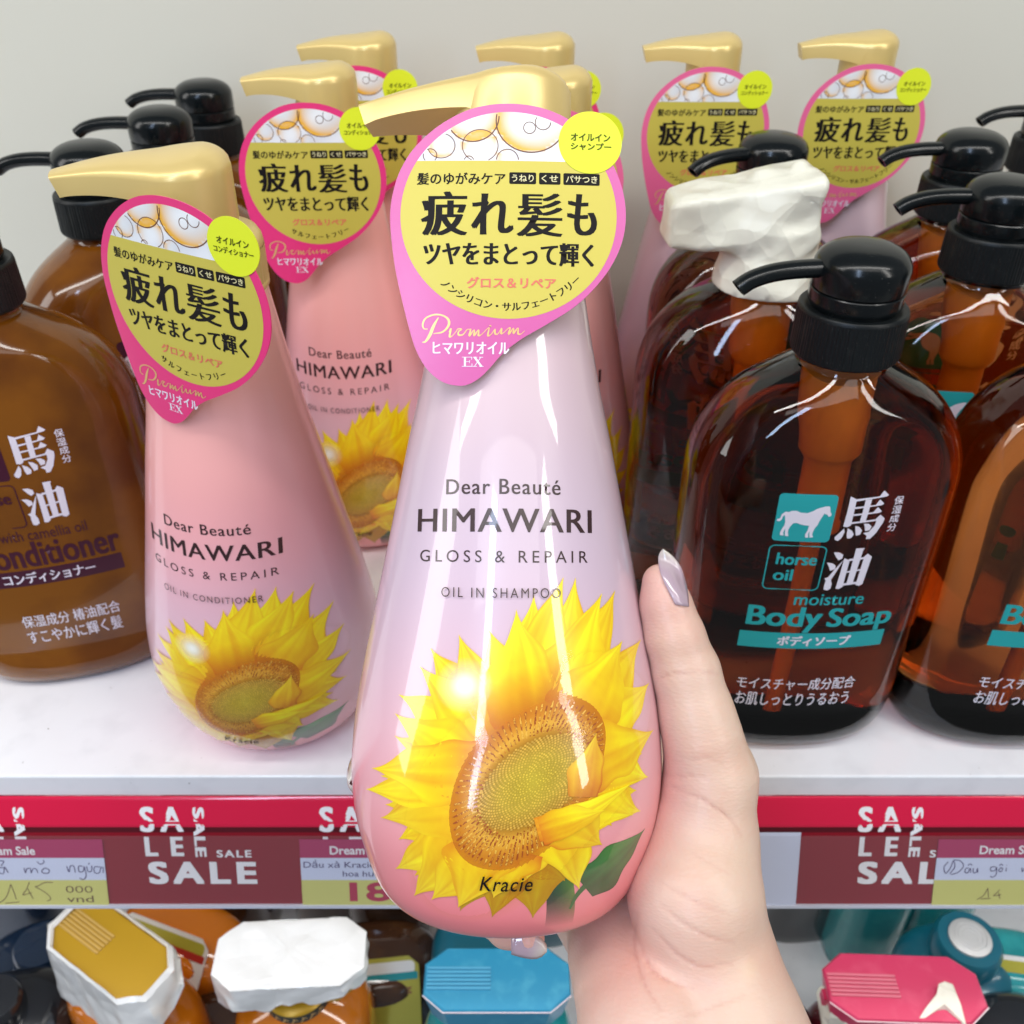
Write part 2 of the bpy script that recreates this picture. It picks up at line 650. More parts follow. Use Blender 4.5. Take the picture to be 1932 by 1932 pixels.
def sunflower(mb):
    f = h_surf
    # stem and leaf
    stem = [C2(x, y) for x, y in ((712, 1390), (716, 1450), (722, 1500), (722, 1545), (716, 1590))]
    V, Cc, Fc = [], [], []
    for j, (x, z) in enumerate(smooth_profile(stem, 5)):
        t = j / (5 * 4)
        for i in range(5):
            s = i / 2 - 1
            V.append(f(x + s * .36, z, .004))
            g = (1 + s) / 2
            Cc.append((.015 + .10 * g * g, .065 + .17 * g * g, .04, max(0.0, 1 - t ** 2.2)))
        if j:
            for i in range(4):
                a = (j - 1) * 5 + i
                Fc.append((a, a + 1, a + 6, a + 5))
    mb.add(V, Fc, M['petal'], True, Cc)
    lf = [(.02, .09, .02), (.03, .13, .03), (.05, .18, .03), (.035, .14, .02)]
    petal(mb, C2(800, 1462), C2(1000, 1262), .05, .56, lf, f, .006, 0.0, .35)
    ribbon(mb, [C2(752, 1535), C2(775, 1490), C2(815, 1445)], [.05, .12, .16], M['leaf_ink'], f, .006)
    cx, cy2 = 612, 1118
    rim = [(385, 1190), (420, 1080), (500, 980), (600, 905), (700, 868), (790, 885), (835, 950), (828, 1050), (790, 1150), (720, 1240), (640, 1320),
           (545, 1372), (450, 1362), (395, 1300)]

    def edge(ang, k=0.86):
        best = min(rim, key=lambda p: abs((math.atan2(p[1] - cy2, p[0] - cx) - ang + math.pi) % (2 * math.pi) - math.pi))
        return (cx + (best[0] - cx) * k, cy2 + (best[1] - cy2) * k)

    shade = [(.42, .18, .003), (.50, .26, .004), (.55, .31, .005), (.52, .29, .004)]
    norm = [Y1, Y2, Y3, Y4]
    back = [(.72, .28, .006), (.80, .42, .004), (.86, .55, .004), (.90, .62, .008)]
    for tx, ty, w in ((495, 1566, .55), (630, 1568, .85), (390, 1545, .5), (735, 1445, .8), (205, 1290, .5)):
        a = math.atan2(ty - cy2, tx - cx)
        petal(mb, C2(*edge(a)), C2(tx, ty), .35, w, shade, f, .008)
    tips = [(695, 432), (785, 443), (828, 480), (906, 485), (918, 645), (975, 632), (1000, 770), (1020, 930), (1008, 1080), (985, 1200), (640, 500),
            (560, 548), (485, 613), (388, 628), (270, 688), (245, 745), (185, 825), (165, 905), (97, 1050), (80, 1145), (130, 1240), (175, 1400),
            (235, 1490), (300, 1510), (388, 1535), (495, 1500), (615, 1440), (780, 1470), (850, 1330), (955, 1225)]
    tips = [(x, y) for x, y in tips]
    order = list(range(len(tips)))
    random.Random(3).shuffle(order)
    for n_, k in enumerate(order):                       # back row: between the tips
        a, b = tips[k], tips[(k + 1) % len(tips)]
        mx, my = .5 * (a[0] + b[0]), .5 * (a[1] + b[1])
        if abs(a[0] - b[0]) > 160 or abs(a[1] - b[1]) > 190:
            continue
        kk = .84 if my < 900 else .93
        mx, my = cx + (mx - cx) * kk, cy2 + (my - cy2) * kk
        an = math.atan2(my - cy2, mx - cx)
        petal(mb, C2(*edge(an)), C2(mx, my), .4, .48, back, f, .010 + .0004 * n_, rng.uniform(-.08, .08))
    for n_, k in enumerate(order):
        tx, ty = tips[k]
        an = math.atan2(ty - cy2, tx - cx)
        low = ty > 1230
        wd = (.50 if low else .60) * (1 if ty < 900 or low else .85)
        cc = [Y1, Y2, (.88, .57, .006), (.88, .61, .02)] if low else norm
        petal(mb, C2(*edge(an)), C2(tx, ty), .45, wd, cc, f, .024 + .0005 * n_, rng.uniform(-.06, .06), rng.uniform(-.12, .12))
    # disc: brown florets, then the green seed centre
    V = [f(*C2(cx, cy2), .046)]
    Cc = [(.66, .34, .03, 1)]
    n = 72
    ring = closed_curve(rim, 6)
    m = len(ring)
    Fc = []
    for q, (k, c) in enumerate(((.55, (.64, .32, .03, 1)), (.80, (.76, .38, .03, 1)), (.92, (.72, .28, .015, .9)), (1.10, (.66, .20, .01, .55)), (1.8, (.80, .34, .01, 0)))):
        for i in range(m):
            V.append(f(*C2(cx + (ring[i][0] - cx) * k, cy2 + (ring[i][1] - cy2) * k), .046))
            Cc.append(c)
    for i in range(m):
        j = (i + 1) % m
        Fc.append((0, 1 + i, 1 + j))
        for q in range(4):
            Fc.append((1 + q * m + i, 1 + (q + 1) * m + i, 1 + (q + 1) * m + j, 1 + q * m + j))
    mb.add(V, Fc, M['petal'], True, Cc)
    V, Cc, Fc = [], [], []
    for k in range(1900):                                  # florets of the outer ring
        i = rng.integers(0, m)
        q = rng.uniform(.68, 1.07)
        px, py = cx + (ring[i][0] - cx) * q, cy2 + (ring[i][1] - cy2) * q
        an = math.atan2(py - cy2, px - cx) + rng.uniform(-.3, .3)
        l, w = rng.uniform(6, 15), rng.uniform(1.6, 3.2)
        ca, sa = math.cos(an), math.sin(an)
        o = len(V)
        for a, b in ((-l * .5, -w), (l * .5, -w * .6), (l * .5, w * .6), (-l * .5, w)):
            V.append(f(*C2(px + a * ca - b * sa, py + a * sa + b * ca), .050))
        t = rng.random()
        Cc += [((.34, .06, .006, 1) if t < .42 else (.60, .20, .015, 1) if t < .62 else (.82, .46, .06, 1))] * 4
        Fc.append((o, o + 1, o + 2, o + 3))
    mb.add(V, Fc, M['petal'], True, Cc)
    ex, ey, ea, eb, er = 628, 1118, 205, 118, R(-38)

    def seed(u, v):
        x, y = u * ea, v * eb
        return C2(ex + x * math.cos(er) - y * math.sin(er), ey + x * math.sin(er) + y * math.cos(er))
    V, Cc, Fc = [f(*seed(0, 0), .053)], [(.54, .40, .03, 1)], []
    for q, c in ((.6, (.48, .33, .025, 1)), (.88, (.42, .24, .015, 1)), (1.2, (.62, .28, .02, 0))):
        for i in range(n):
            a = 2 * math.pi * i / n
            V.append(f(*seed(q * math.cos(a), q * math.sin(a)), .053))
            Cc.append(c)
    for i in range(n):
        j = (i + 1) % n
        Fc.append((0, 1 + i, 1 + j))
        Fc += [(1 + q * n + i, 1 + (q + 1) * n + i, 1 + (q + 1) * n + j, 1 + q * n + j) for q in range(2)]
    mb.add(V, Fc, M['petal'], True, Cc)
    V, Cc, Fc = [], [], []
    for k in range(1, 1000):
        r_, a = math.sqrt(k / 1000) * 1.02, k * 2.399963
        o = len(V)
        w = .018 + .008 * r_
        u, v = r_ * math.cos(a), r_ * math.sin(a)
        for p, q in ((-w, 0), (0, -w * 1.3), (w, 0), (0, w * 1.3)):
            V.append(f(*seed(u + p, v + q), .056))
        g = 1 - r_
        b = rng.uniform(.8, 1.25)
        Cc += [((.70 - .06 * r_) * b, (.54 - .18 * r_) * b, .05 * b, 1)] * 4
        Fc.append((o, o + 1, o + 2, o + 3))
    mb.add(V, Fc, M['petal'], True, Cc)
    # petals folding over the disc on the right
    org = [(.66, .24, .01), (.80, .36, .01), (.86, .50, .01), (.88, .58, .02)]
    petal(mb, C2(790, 1165), C2(812, 950), .16, .36, org, f, .060, -.1, .25)
    petal(mb, C2(640, 1280), C2(960, 1140), .10, .30, norm, f, .062, .1, .2)
    petal(mb, C2(650, 1275), C2(860, 1190), .12, .34, norm, f, .064, -.08, .25)
    # printed sun flare
    V, Cc, Fc = [f(*C2(400, 800), .068)], [(1, 1, .92, 1)], []
    for q, al in ((22, .85), (50, .35), (95, 0)):
        for i in range(28):
            a = 2 * math.pi * i / 28
            V.append(f(*C2(400 + q * math.cos(a), 800 + q * math.sin(a)), .068))
            Cc.append((1, 1, .85, al))
    for i in range(28):
        j = (i + 1) % 28
        Fc.append((0, 1 + i, 1 + j))
        Fc += [(1 + q * 28 + i, 1 + (q + 1) * 28 + i, 1 + (q + 1) * 28 + j, 1 + q * 28 + j) for q in range(2)]
    mb.add(V, Fc, M['petal'], True, Cc)


M['leaf_ink'] = mat('leaf_green_ink', (.03, .12, .03), .35, coat=1.0)


def label_box(x0, y0, x1, y1):
    a, b = lab(x0, y1), lab(x1, y0)
    ym = lab(AX, y1)[1], lab(AX, y0)[1]
    return a[0], ym[0], b[0], ym[1]


def flower_body(kind):
    mb = MB()
    skin = M['pearl_' + kind]
    lathe(mb, [(r, z) for z, r in H_SM], skin, 96, 1, YS)
    ink, cut = M['print_brown'], (.3, 0)
    put(mb, 'Dear Beauté', label_box(838, 894, 1053, 923), ink, h_surf, .010, 0, .03, 1.12, cut=cut)
    put(mb, 'HIMAWARI', label_box(785, 950, 1112, 995), ink, h_surf, .010, 0, .045, 1.08, cut=cut)
    put(mb, 'GLOSS & REPAIR', label_box(790, 1030, 1105, 1053), ink, h_surf, .010, 0, 0, 1.45, cut=cut)
    if kind == 'shampoo':
        put(mb, 'OIL IN SHAMPOO', label_box(833, 1101, 1053, 1120), ink, h_surf, .075, -.004, 0, 1.35, cut=cut)
    else:
        put(mb, 'OIL IN CONDITIONER', label_box(816, 1101, 1070, 1120), ink, h_surf, .075, -.004, 0, 1.3, cut=cut)
    sunflower(mb)
    put(mb, 'Kracie', label_box(908, 1646, 1006, 1673), M['print_black'], h_surf, .085, .006, 0, 1.1, .25, cut=cut)
    return mb


def flower_collar():
    mb = MB()
    lathe(mb, [(1.90, 19.22), (1.93, 19.26), (1.93, 19.42), (1.90, 19.46)], M['gold_collar'], 96)
    lathe(mb, [(1.90, 19.46), (1.90, 20.55)], M['gold_collar'], 288, cap0=False, cap1=False, rfun=lambda a, z: 1 + .012 * (math.sin(72 * a) > 0))
    lathe(mb, [(1.90, 20.55), (1.91, 20.6), (1.88, 20.8), (1.78, 20.98), (1.55, 21.08), (1.30, 21.1), (1.28, 21.5)], M['gold_collar'], 96)
    return mb


def flower_pump():
    """cap with its long spout along -x"""
    mb = MB()
    lathe(mb, [(1.40, 21.36), (1.55, 21.38), (1.57, 21.44), (1.565, 22.9)], M['gold'], 72)
    rim, ns = 1.575, 44
    V, Fc, nq = [], [], 22
    for k in range(ns + 1):
        t = k / ns
        x = 1.575 - t * (1.575 + 4.15)
        if x > -.55:
            w = math.sqrt(max(rim * rim - x * x, 0))
        else:
            w0 = math.sqrt(rim * rim - .55 * .55)
            q = min(1, (-.55 - x) / 3.6)
            w = w0 + (.44 - w0) * q ** .86
        w = max(w, .02)
        s = max(0, -x - .8) / 3.6
        zr = 22.95 - .12 * s + .10 * math.sin(math.pi * min(1, s))
        h = .66 * (1 - .80 * max(0, -x + .6) / 4.8)
        if x > .6:
            h = .66 * math.sqrt(max(0, 1 - ((x - .6) / .99) ** 2))
        zb = 22.2 if x > -1.0 else 22.2 + .05 * s + .22 * math.sin(math.pi * min(1, s)) ** .8
        sh = max(0, (-x - 3.6) / .55)
        for i in range(nq):
            if i == 0:
                y, z = -w * .96, zb
            elif i == nq - 1:
                y, z = w * .96, zb
            else:
                a = math.pi * (i - 1) / (nq - 3)
                y, z = -w * math.cos(a), zr + h * math.sin(a) ** .8
            V.append((x + .32 * sh * (zr - z) * (1 if sh > 0 else 0), y, z))
    for j in range(ns):
        for i in range(nq):
            k = (i + 1) % nq
            Fc.append((j * nq + i, j * nq + k, (j + 1) * nq + k, (j + 1) * nq + i))
    Fc.append([ns * nq + i for i in range(nq)])
    Fc.append([i for i in range(nq)][::-1])
    mb.add(V, Fc, M['gold'], True)
    return mb


TAG_OUT = [(945, 248), (1100, 268), (1250, 328), (1400, 440), (1500, 570), (1560, 720), (1580, 860), (1565, 1000), (1510, 1140), (1420, 1270), (1300, 1390),
           (1150, 1490), (1000, 1580), (900, 1660), (830, 1740), (770, 1800), (700, 1838), (630, 1840), (555, 1815), (480, 1750), (420, 1650), (380, 1530),
           (340, 1380), (300, 1210), (275, 1050), (262, 890), (275, 760), (310, 640), (370, 530), (450, 440), (550, 360), (680, 290), (810, 256)]
TK = .0047


def tg(x, y):
    return ((x - 920) * TK, (1045 - y) * TK)


def tag_mesh(kind, place):
    """hang tag; place(u, v, lift) -> point of the bottle"""
    pink = M['tag_pink'] if kind == 'conditioner' else M['tag_pink_pale'] if kind == 'shampoo' else M['tag_violet']
    mb = MB()
    out = [tg(*p) for p in closed_curve(TAG_OUT, 4)]
    V, T = cut_grid(out, tri_polygon(out), .35, .35)
    mb.add([place(u, v, 0) for u, v in V], T, pink)
    mb.add([place(u, v, -.035) for u, v in V], T, M['tag_back'])
    n = len(out)
    mb.add([place(u, v, 0) for u, v in out] + [place(u, v, -.035) for u, v in out],
           [(i, (i + 1) % n, n + (i + 1) % n, n + i) for i in range(n)], pink, False)
    el = ellipse(924, 882, 604, 586, 90)
    low = [tg(x, y) for x, y in el if y > 575]
    a0 = math.asin((575 - 882) / 586)
    xr = 604 * math.cos(a0)
    low = [tg(924 + 604 * math.cos(a0 + (math.pi - 2 * a0) * k / 70), 882 + 586 * math.sin(a0 + (math.pi - 2 * a0) * k / 70)) for k in range(71)]
    flat(mb, low, M['tag_gold'], place, .004, (.35, .35))
    up = [(924 + 604 * math.cos(math.pi - a0 + (math.pi + 2 * a0) * k / 40), 882 + 586 * math.sin(math.pi - a0 + (math.pi + 2 * a0) * k / 40)) for k in range(41)]
    up = [(x, y) for x, y in up]
    upt = [tg(x, y) for x, y in up]
    Vp, Tp = cut_grid(upt, tri_polygon(upt), .12, .12)
    cols = []
    bubbles = [(1045, 345, 195, 180), (762, 490, 100, 92), (545, 490, 76, 70), (915, 575, 62, 66), (720, 320, 146, 146), (1037, 385, 33, 33),
               (1112, 352, 43, 43), (482, 545, 38, 38), (700, 575, 26, 26)]
    for u, v in Vp:
        x, y = u / TK + 920, 1045 - v / TK
        c = np.array([.74, .76, .80]) + .06 * math.sin(x * .013 + y * .02)
        for q, (bx, by, ra, rb) in enumerate(bubbles[:5]):
            d = math.hypot((x - bx) / ra, (y - by) / rb)
            if d < 1:
                e = d ** 3 * (.5 + .5 * math.cos(math.atan2(y - by, x - bx) - (2.4 if q in (0, 2, 3) else -1.7 if q == 1 else 1.2)))
                e = min(1, e * 1.5)
                c = c * (1 - e) + np.array([.82, .42, .03]) * e + np.array([.05, .05, .02]) * (1 - d)
        cols.append((*np.clip(c, 0, .9), 1))
    mb.add([place(u, v, .004) for u, v in Vp], Tp, M['picture'], True, cols)

    def inside(x, y):
        return y < 572 and ((x - 924) / 598) ** 2 + ((y - 882) / 580) ** 2 < 1
    for bx, by, ra, rb in bubbles:
        run = []
        for k in range(65):
            a = 2 * math.pi * k / 64
            x, y = bx + ra * math.cos(a), by + rb * math.sin(a)
            ok = inside(x, y)
            if ok:
                run.append(tg(x, y))
            if (not ok or k == 64) and len(run) > 2:
                ribbon(mb, run, .035 if ra > 120 else .024, M['bubble_line'], place, .007, 1)
            if not ok:
                run = []

    def B(x0, y0, x1, y1):
        a, b = tg(x0, y1), tg(x1, y0)
        return a[0], a[1], b[0], b[1]
    K = M['print_black']
    put(mb, '髪のゆがみケア', B(410, 643, 905, 712), K, place, .008, 0, .045, vsmear=.02)
    for x0, x1, s in ((926, 1076, 'うねり'), (1092, 1212, 'くせ'), (1228, 1432, 'パサつき')):
        flat(mb, rrect(*B(x0, 640, x1, 707), .04), K, place, .008)
        put(mb, s, B(x0 + 14, 653, x1 - 14, 694), M['pill_ink'], place, .012, .012)
    for s, x0, y0, x1, y1 in (('疲', 435, 750, 695, 1000), ('れ', 715, 762, 952, 995), ('髪', 968, 757, 1226, 1003), ('も', 1250, 757, 1418, 992)):
        put(mb, s, B(x0, y0, x1, y1), K, place, .008, 0, .075)
    put(mb, 'ツヤをまとって輝く', B(450, 1038, 1402, 1170), K, place, .008, .006, .07)
    put(mb, 'グロス＆リペア', B(695, 1234, 1190, 1298), M['salmon_ink'], place, .008, 0, .07, vsmear=.03)
    s = 'ノンシリコン・サルフェートフリー' if kind != 'conditioner' else 'サルフェートフリー'
    half = 43 if kind != 'conditioner' else 27
    for k, ch in enumerate(s):
        a = R(-half + 2 * half * k / (len(s) - 1)) + R(2)
        px, py = 924 + 530 * math.sin(a), 880 + 520 * math.cos(a)
        hs = 25
        c0, s0 = math.cos(a), math.sin(a)

        def turned(u, v, lift, c0=c0, s0=s0, px=px, py=py):
            x, y = u * c0 + v * s0 * -1, u * s0 + v * c0
            o = tg(px, py)
            return place(o[0] + (u * c0 - v * s0), o[1] + (u * s0 + v * c0), lift)
        V_, T_ = text2d(ch, .006)
        em = 54 * TK
        for dq in (0, .05):
            mb.add([turned((x_ - .5 + dq) * em, (y_ - .38) * em, .008 + .02 * dq) for x_, y_ in V_], T_, K)
    # the script word in gold, drawn with pen strokes (pixels of a close crop)

    def P(pts):
        return [tg(450 + (x - 15) * .3475, 1445 + (y - 155) * .3475) for x, y in pts]
    g = M['gold_ink']
    for pts, w in (([(20, 605), (75, 590), (140, 490), (200, 340), (275, 205)], [.02, .05, .08, .075, .02]),
                   ([(105, 390), (45, 385), (25, 310), (75, 215), (210, 160), (350, 175), (440, 250), (430, 350), (340, 440), (200, 465)], [.02, .03, .045, .04, .04, .04, .06, .06, .04, .02]),
                   ([(445, 440), (480, 385), (455, 510), (500, 500), (560, 430), (590, 390), (650, 395), (600, 430), (600, 485), (670, 480), (735, 400), (790, 395)],
                    [.02, .04, .05, .02, .02, .025, .03, .03, .05, .03, .02, .02]),
                   ([(795, 385), (770, 500), (850, 400), (845, 495), (920, 400), (915, 490), (960, 480), (1050, 390), (1085, 370), (1065, 490), (1110, 480), (1170, 400)],
                    [.03, .05, .02, .05, .02, .05, .02, .02, .02, .05, .02, .02]),
                   ([(1180, 385), (1180, 460), (1225, 465), (1285, 375), (1275, 455), (1310, 450), (1390, 375), (1420, 370), (1395, 470), (1475, 370), (1470, 455), (1545, 365),
                     (1545, 455), (1590, 465), (1650, 410)], [.03, .05, .02, .03, .05, .02, .02, .03, .05, .02, .05, .02, .05, .02, .015]),
                   ([(1095, 345), (1103, 340), (1108, 350)], .05)):
        ribbon(mb, P(pts), w, g, place, .008, 5)
    put(mb, 'ヒマワリオイル', B(510, 1598, 935, 1668), M['white_ink'], place, .008, .008, .05)
    for pts, w in (([(690, 1683), (690, 1736)], .055), ([(673, 1684), (727, 1684)], .016), ([(727, 1682), (727, 1698)], .018), ([(690, 1709), (715, 1709)], .014), ([(715, 1701), (715, 1717)], .016),
                   ([(673, 1735), (729, 1735)], .016), ([(729, 1737), (729, 1719)], .018), ([(742, 1683), (782, 1736)], .055), ([(778, 1683), (742, 1736)], .018),
                   ([(734, 1684), (758, 1684)], .016), ([(768, 1684), (790, 1684)], .016), ([(732, 1735), (756, 1735)], .016), ([(768, 1735), (793, 1735)], .016)):
        ribbon(mb, [tg(*p) for p in pts], w, M['white_ink'], place, .008, 2)
    return mb


def sticker_mesh(kind, place):
    mb = MB()
    c = tg(1378, 462)
    out = ellipse(c[0], c[1], 178 * TK, 178 * TK, 48)
    V, T = cut_grid(out, tri_polygon(out), .3, .3)
    mb.add([place(u, v, .022) for u, v in V], T, M['lime'])
    n = len(out)
    mb.add([place(u, v, .022) for u, v in out] + [place(u, v, .0) for u, v in out], [(i, (i + 1) % n, n + (i + 1) % n, n + i) for i in range(n)], M['lime'], False)

    def B(x0, y0, x1, y1):
        a, b = tg(x0, y1), tg(x1, y0)
        return a[0], a[1], b[0], b[1]
    ink = M['lime_ink']
    put(mb, 'オイルイン', B(1268, 412, 1490, 455), ink, place, .028, 0, .06, vsmear=.03)
    if kind == 'conditioner':
        put(mb, 'コンディショナー', B(1240, 470, 1516, 512), ink, place, .028, 0, .06, vsmear=.03)
    else:
        put(mb, 'シャンプー', B(1268, 465, 1496, 507), ink, place, .028, 0, .06, vsmear=.03)
    return mb


def tag_place(xc, yc, zc, yaw=0.0, lean=0.0, roll=0.0, curl=0.012):
    cyw, syw, cl, sl, cr, sr = math.cos(R(yaw)), math.sin(R(yaw)), math.cos(R(lean)), math.sin(R(lean)), math.cos(R(roll)), math.sin(R(roll))

    def place(u, v, lift):
        u, v = u * cr - v * sr, u * sr + v * cr
        d = -lift + curl * u * u                      # the card bows back at its sides
        y, z = d * cl + v * sl, v * cl - d * sl
        return (xc + u * cyw + y * syw, yc + y * cyw - u * syw, zc + z)
    return place


FG = 'sunflower pump bottles'
_part = {}


def flower_bottle(label, kind, loc, rz, tagpose, tagkind=None, group=FG, pump_yaw=0.0):
    t = thing('pump_bottle', label, 'bottle', loc, rz, group)

    def part(key, name, make, sharp=None):
        if key not in _part:
            o = make().build(name, t, sharp)
            _part[key] = o
        else:
            o = _part[key].copy()
            COL.objects.link(o)
            o.parent = t
        return o
    part('body_' + kind, 'body', lambda: flower_body(kind))
    part('collar', 'collar', flower_collar, 40)
    p = part('pump', 'pump_head', flower_pump, 35)
    p.rotation_euler = (0, 0, R(pump_yaw))
    tk = tagkind or kind
    if tagpose is None:
        tagpose = (-.5, -2.55, 18.8, 0, 3, 0)
    pl = tag_place(*tagpose)
    tp = part(('tag', tk) + tuple(tagpose), 'hang_tag', lambda: tag_mesh(tk, pl))
    st = part(('sticker', tk) + tuple(tagpose), 'round_sticker', lambda: sticker_mesh(kind if tk != 'held' else 'shampoo', pl))
    st.parent = tp
    return t


# ------------------------------------------------------------------ shelf and wall
EDGE = 25.4
wall = MB()
box(wall, -120, 120, 60.0, 62.0, -36, 60, M['wall_white'])
w = wall.build('wall')
w['kind'] = 'structure'

shelf = thing('store_shelf', 'white shelf with red sale price rail along its front, carrying all the tall pump bottles', 'shelf', (0, EDGE, 0))
mb = MB()
box(mb, -90, 90, 0.0, 34.5, -1.25, 0, M['shelf_white'])
mb.build('shelf_board', shelf, bevel=.10)
M['rail_red'] = mat('red_plastic_rail', (.66, .004, .05), 0.22, 0, 0.8, 0.06)
M['rail_dark'] = mat('dark_red_rail', (.23, .004, .014), 0.30)
M['rail_shade'] = mat('maroon_shade_strip', (.085, .002, .008), .35)  # shade below the bright band, painted as a darker strip
M['rail_white'] = mat('rail_white_ink', (.80, .78, .80), 0.4)
M['clear'] = None


def clear_cover():
    m = bpy.data.materials.new('clear_plastic_cover')
    m.use_nodes = True
    nt = m.node_tree
    nt.nodes.remove(nt.nodes['Principled BSDF'])
    tr = nt.nodes.new('ShaderNodeBsdfTransparent')
    gl = nt.nodes.new('ShaderNodeBsdfGlossy')
    gl.inputs['Roughness'].default_value = .12
    df = nt.nodes.new('ShaderNodeBsdfDiffuse')
    df.inputs[0].default_value = (.62, .60, .66, 1)
    m1, m2 = nt.nodes.new('ShaderNodeMixShader'), nt.nodes.new('ShaderNodeMixShader')
    m1.inputs[0].default_value = .022
    m2.inputs[0].default_value = .05
    nt.links.new(tr.outputs[0], m1.inputs[1])
    nt.links.new(df.outputs[0], m1.inputs[2])
    nt.links.new(m1.outputs[0], m2.inputs[1])
    nt.links.new(gl.outputs[0], m2.inputs[2])
    nt.links.new(m2.outputs[0], nt.nodes['Material Output'].inputs[0])
    return m


M['clear'] = clear_cover()
# the rail in section (y forward is negative, z), extruded along x; local origin at the shelf edge
RT = R(22)
TOP = (-.30, -2.70)


RY, RZ, R0 = -.71, -2.34, .24


def rail_pt(x, s, lift):
    """s cm down along the sloping rail face"""
    s = s + R0
    return (x, RY - s * math.sin(RT) - lift * math.cos(RT), RZ - s * math.cos(RT) + lift * math.sin(RT))


def extrude(mb, sec, mat_, x0=-90, x1=90, smooth=True, closed=True):
    n = len(sec)
    V = [(x0, y, z) for y, z in sec] + [(x1, y, z) for y, z in sec]
    k = n if closed else n - 1
    Fc = [(i, (i + 1) % n, n + (i + 1) % n, n + i) for i in range(k)]
    if closed:
        Fc += [list(range(n))[::-1], [n + i for i in range(n)]]
    mb.add(V, Fc, mat_, smooth)


rail = MB()
extrude(rail, [(-.005, -1.22), (-.06, -1.20), (-.12, -1.24), (-.17, -1.36), (-.66, -2.18), (-.71, -2.30), (-.71, -2.335), (-.3, -2.36), (-.005, -2.36)], M['rail_red'])
a, b = rail_pt(0, -R0, 0), rail_pt(0, 3.42, 0)
extrude(rail, [(a[1], a[2]), (b[1], b[2]), (b[1] + .16, b[2] + .02), (a[1] + .16, a[2])], M['rail_dark'], smooth=False)


def band_pt(u, v, lift):
    """v = height in cm above the foot of the dark strip; the upper part lies on the bright band"""
    if v <= R0:
        return rail_pt(u, -v, lift)
    t = (v - R0) / .96
    return (u, -.71 + .54 * t - lift, -2.30 + .94 * t + lift * .4)


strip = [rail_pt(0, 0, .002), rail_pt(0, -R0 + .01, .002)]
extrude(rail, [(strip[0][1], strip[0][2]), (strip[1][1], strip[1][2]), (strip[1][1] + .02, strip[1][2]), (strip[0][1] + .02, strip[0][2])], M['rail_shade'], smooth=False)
PER = 330 * 40.4 / F_PX                                   # spacing of the printed sale mark
for k in range(-5, 6):
    u0 = (282 - 966) * 40.4 / F_PX + PER * (k + 0)
    Wm = M['rail_white']
    e = lambda x0, y0, x1, y1: (u0 + x0, y0, u0 + x1, y1)
    put(rail, 'SA', e(0, .02, 1.80, 1.0), Wm, band_pt, .008, 0, .10, 1.45, cut=(0, .15), vsmear=.06)
    put(rail, 'LE', e(.12, -1.10, 1.74, -.20), Wm, band_pt, .008, 0, .11, 2.0, vsmear=.06)
    put(rail, 'SALE', e(2.2, -1.14, 2.68, .98), Wm, band_pt, .008, 0, .02, 1.1, rot=-90, cut=(0, .15), vsmear=.04)
    put(rail, 'SALE', e(3.10, -1.16, 4.55, -.82), Wm, band_pt, .008, 0, .1, 1.25, vsmear=.05)
    put(rail, 'SALE', e(.18, -2.42, 4.72, -1.36), Wm, band_pt, .008, 0, .13, 1.3, vsmear=.08)
rail.build('price_rail', shelf, 40)
cov = MB()
a, b = rail_pt(0, .06, .16), rail_pt(0, 3.42, .10)
c2 = rail_pt(0, 3.95, .02)
extrude(cov, [(a[1], a[2]), (b[1], b[2]), (b[1] - .004, b[2] - .002), (a[1] - .004, a[2])], M['clear'], smooth=False)
cov.build('clear_cover', shelf)
lip = MB()
M['clear_edge'] = mat('pale_plastic_edge', (.60, .62, .72), .15, 0, 1, .03)
extrude(lip, [(b[1] - .01, b[2] + .03), (b[1] - .03, b[2] - .12), (b[1] + .28, b[2] - .16), (b[1] + .28, b[2] - .03)], M['clear_edge'], smooth=False)
lip.build('rail_edge', shelf)


# price tags
def price_tag(label, u0, u1, s0, s1, fill):
    t = MB()
    M_ = {'head': M['tagp_head'], 'white': M['tagp_white'], 'yellow': M['tagp_yellow']}
    f = lambda u, v, l: rail_pt(u, v * -1, l)
    fill(t, f, u0, u1, s0, s1)
    o = t.build('price_tag', None)
    o.location = (0, EDGE * CM, 0)
    tag(o, label, 'price tag', 'price tags in the rail')
    return o


M['tagp_head'] = mat('crimson_tag_paper', (.38, .02, .10), .5)
M['tagp_white'] = mat('pale_tag_paper', (.58, .62, .78), .5)
M['tagp_yellow'] = mat('yellow_tag_paper', (.58, .56, .16), .5)
M['tagp_ink'] = mat('pen_ink', (.05, .025, .12), .5)
M['tagp_brown'] = mat('brown_pen_ink', (.14, .07, .03), .5)
M['tagp_red'] = mat('crimson_ink', (.42, .015, .06), .5)


def plate(t, f, u0, u1, v0, v1, m, lift, th=.02, skew=0.0):
    q = [(u0, v0), (u1, v0), (u1, v1), (u0, v1)]
    t.add([f(u, v, lift) for u, v in q] + [f(u, v, lift - th) for u, v in q], [(0, 1, 2, 3), (7, 6, 5, 4), (0, 4, 5, 1), (1, 5, 6, 2), (2, 6, 7, 3), (3, 7, 4, 0)], m, False)


def bands(t, f, u0, u1, l=.05):
    plate(t, f, u0, u1, -1.16, -.30, M['tagp_head'], l)
    plate(t, f, u0, u1, -2.20, -1.16, M['tagp_white'], l)
    plate(t, f, u0, u1, -3.38, -2.20, M['tagp_yellow'], l)


def pen(t, f, strokes, ox, oy, k, m, w=.045, l=.058):
    for st in strokes:
        ribbon(t, [(ox + x * k, oy - y * k) for x, y in st], w, m, f, l, 4)


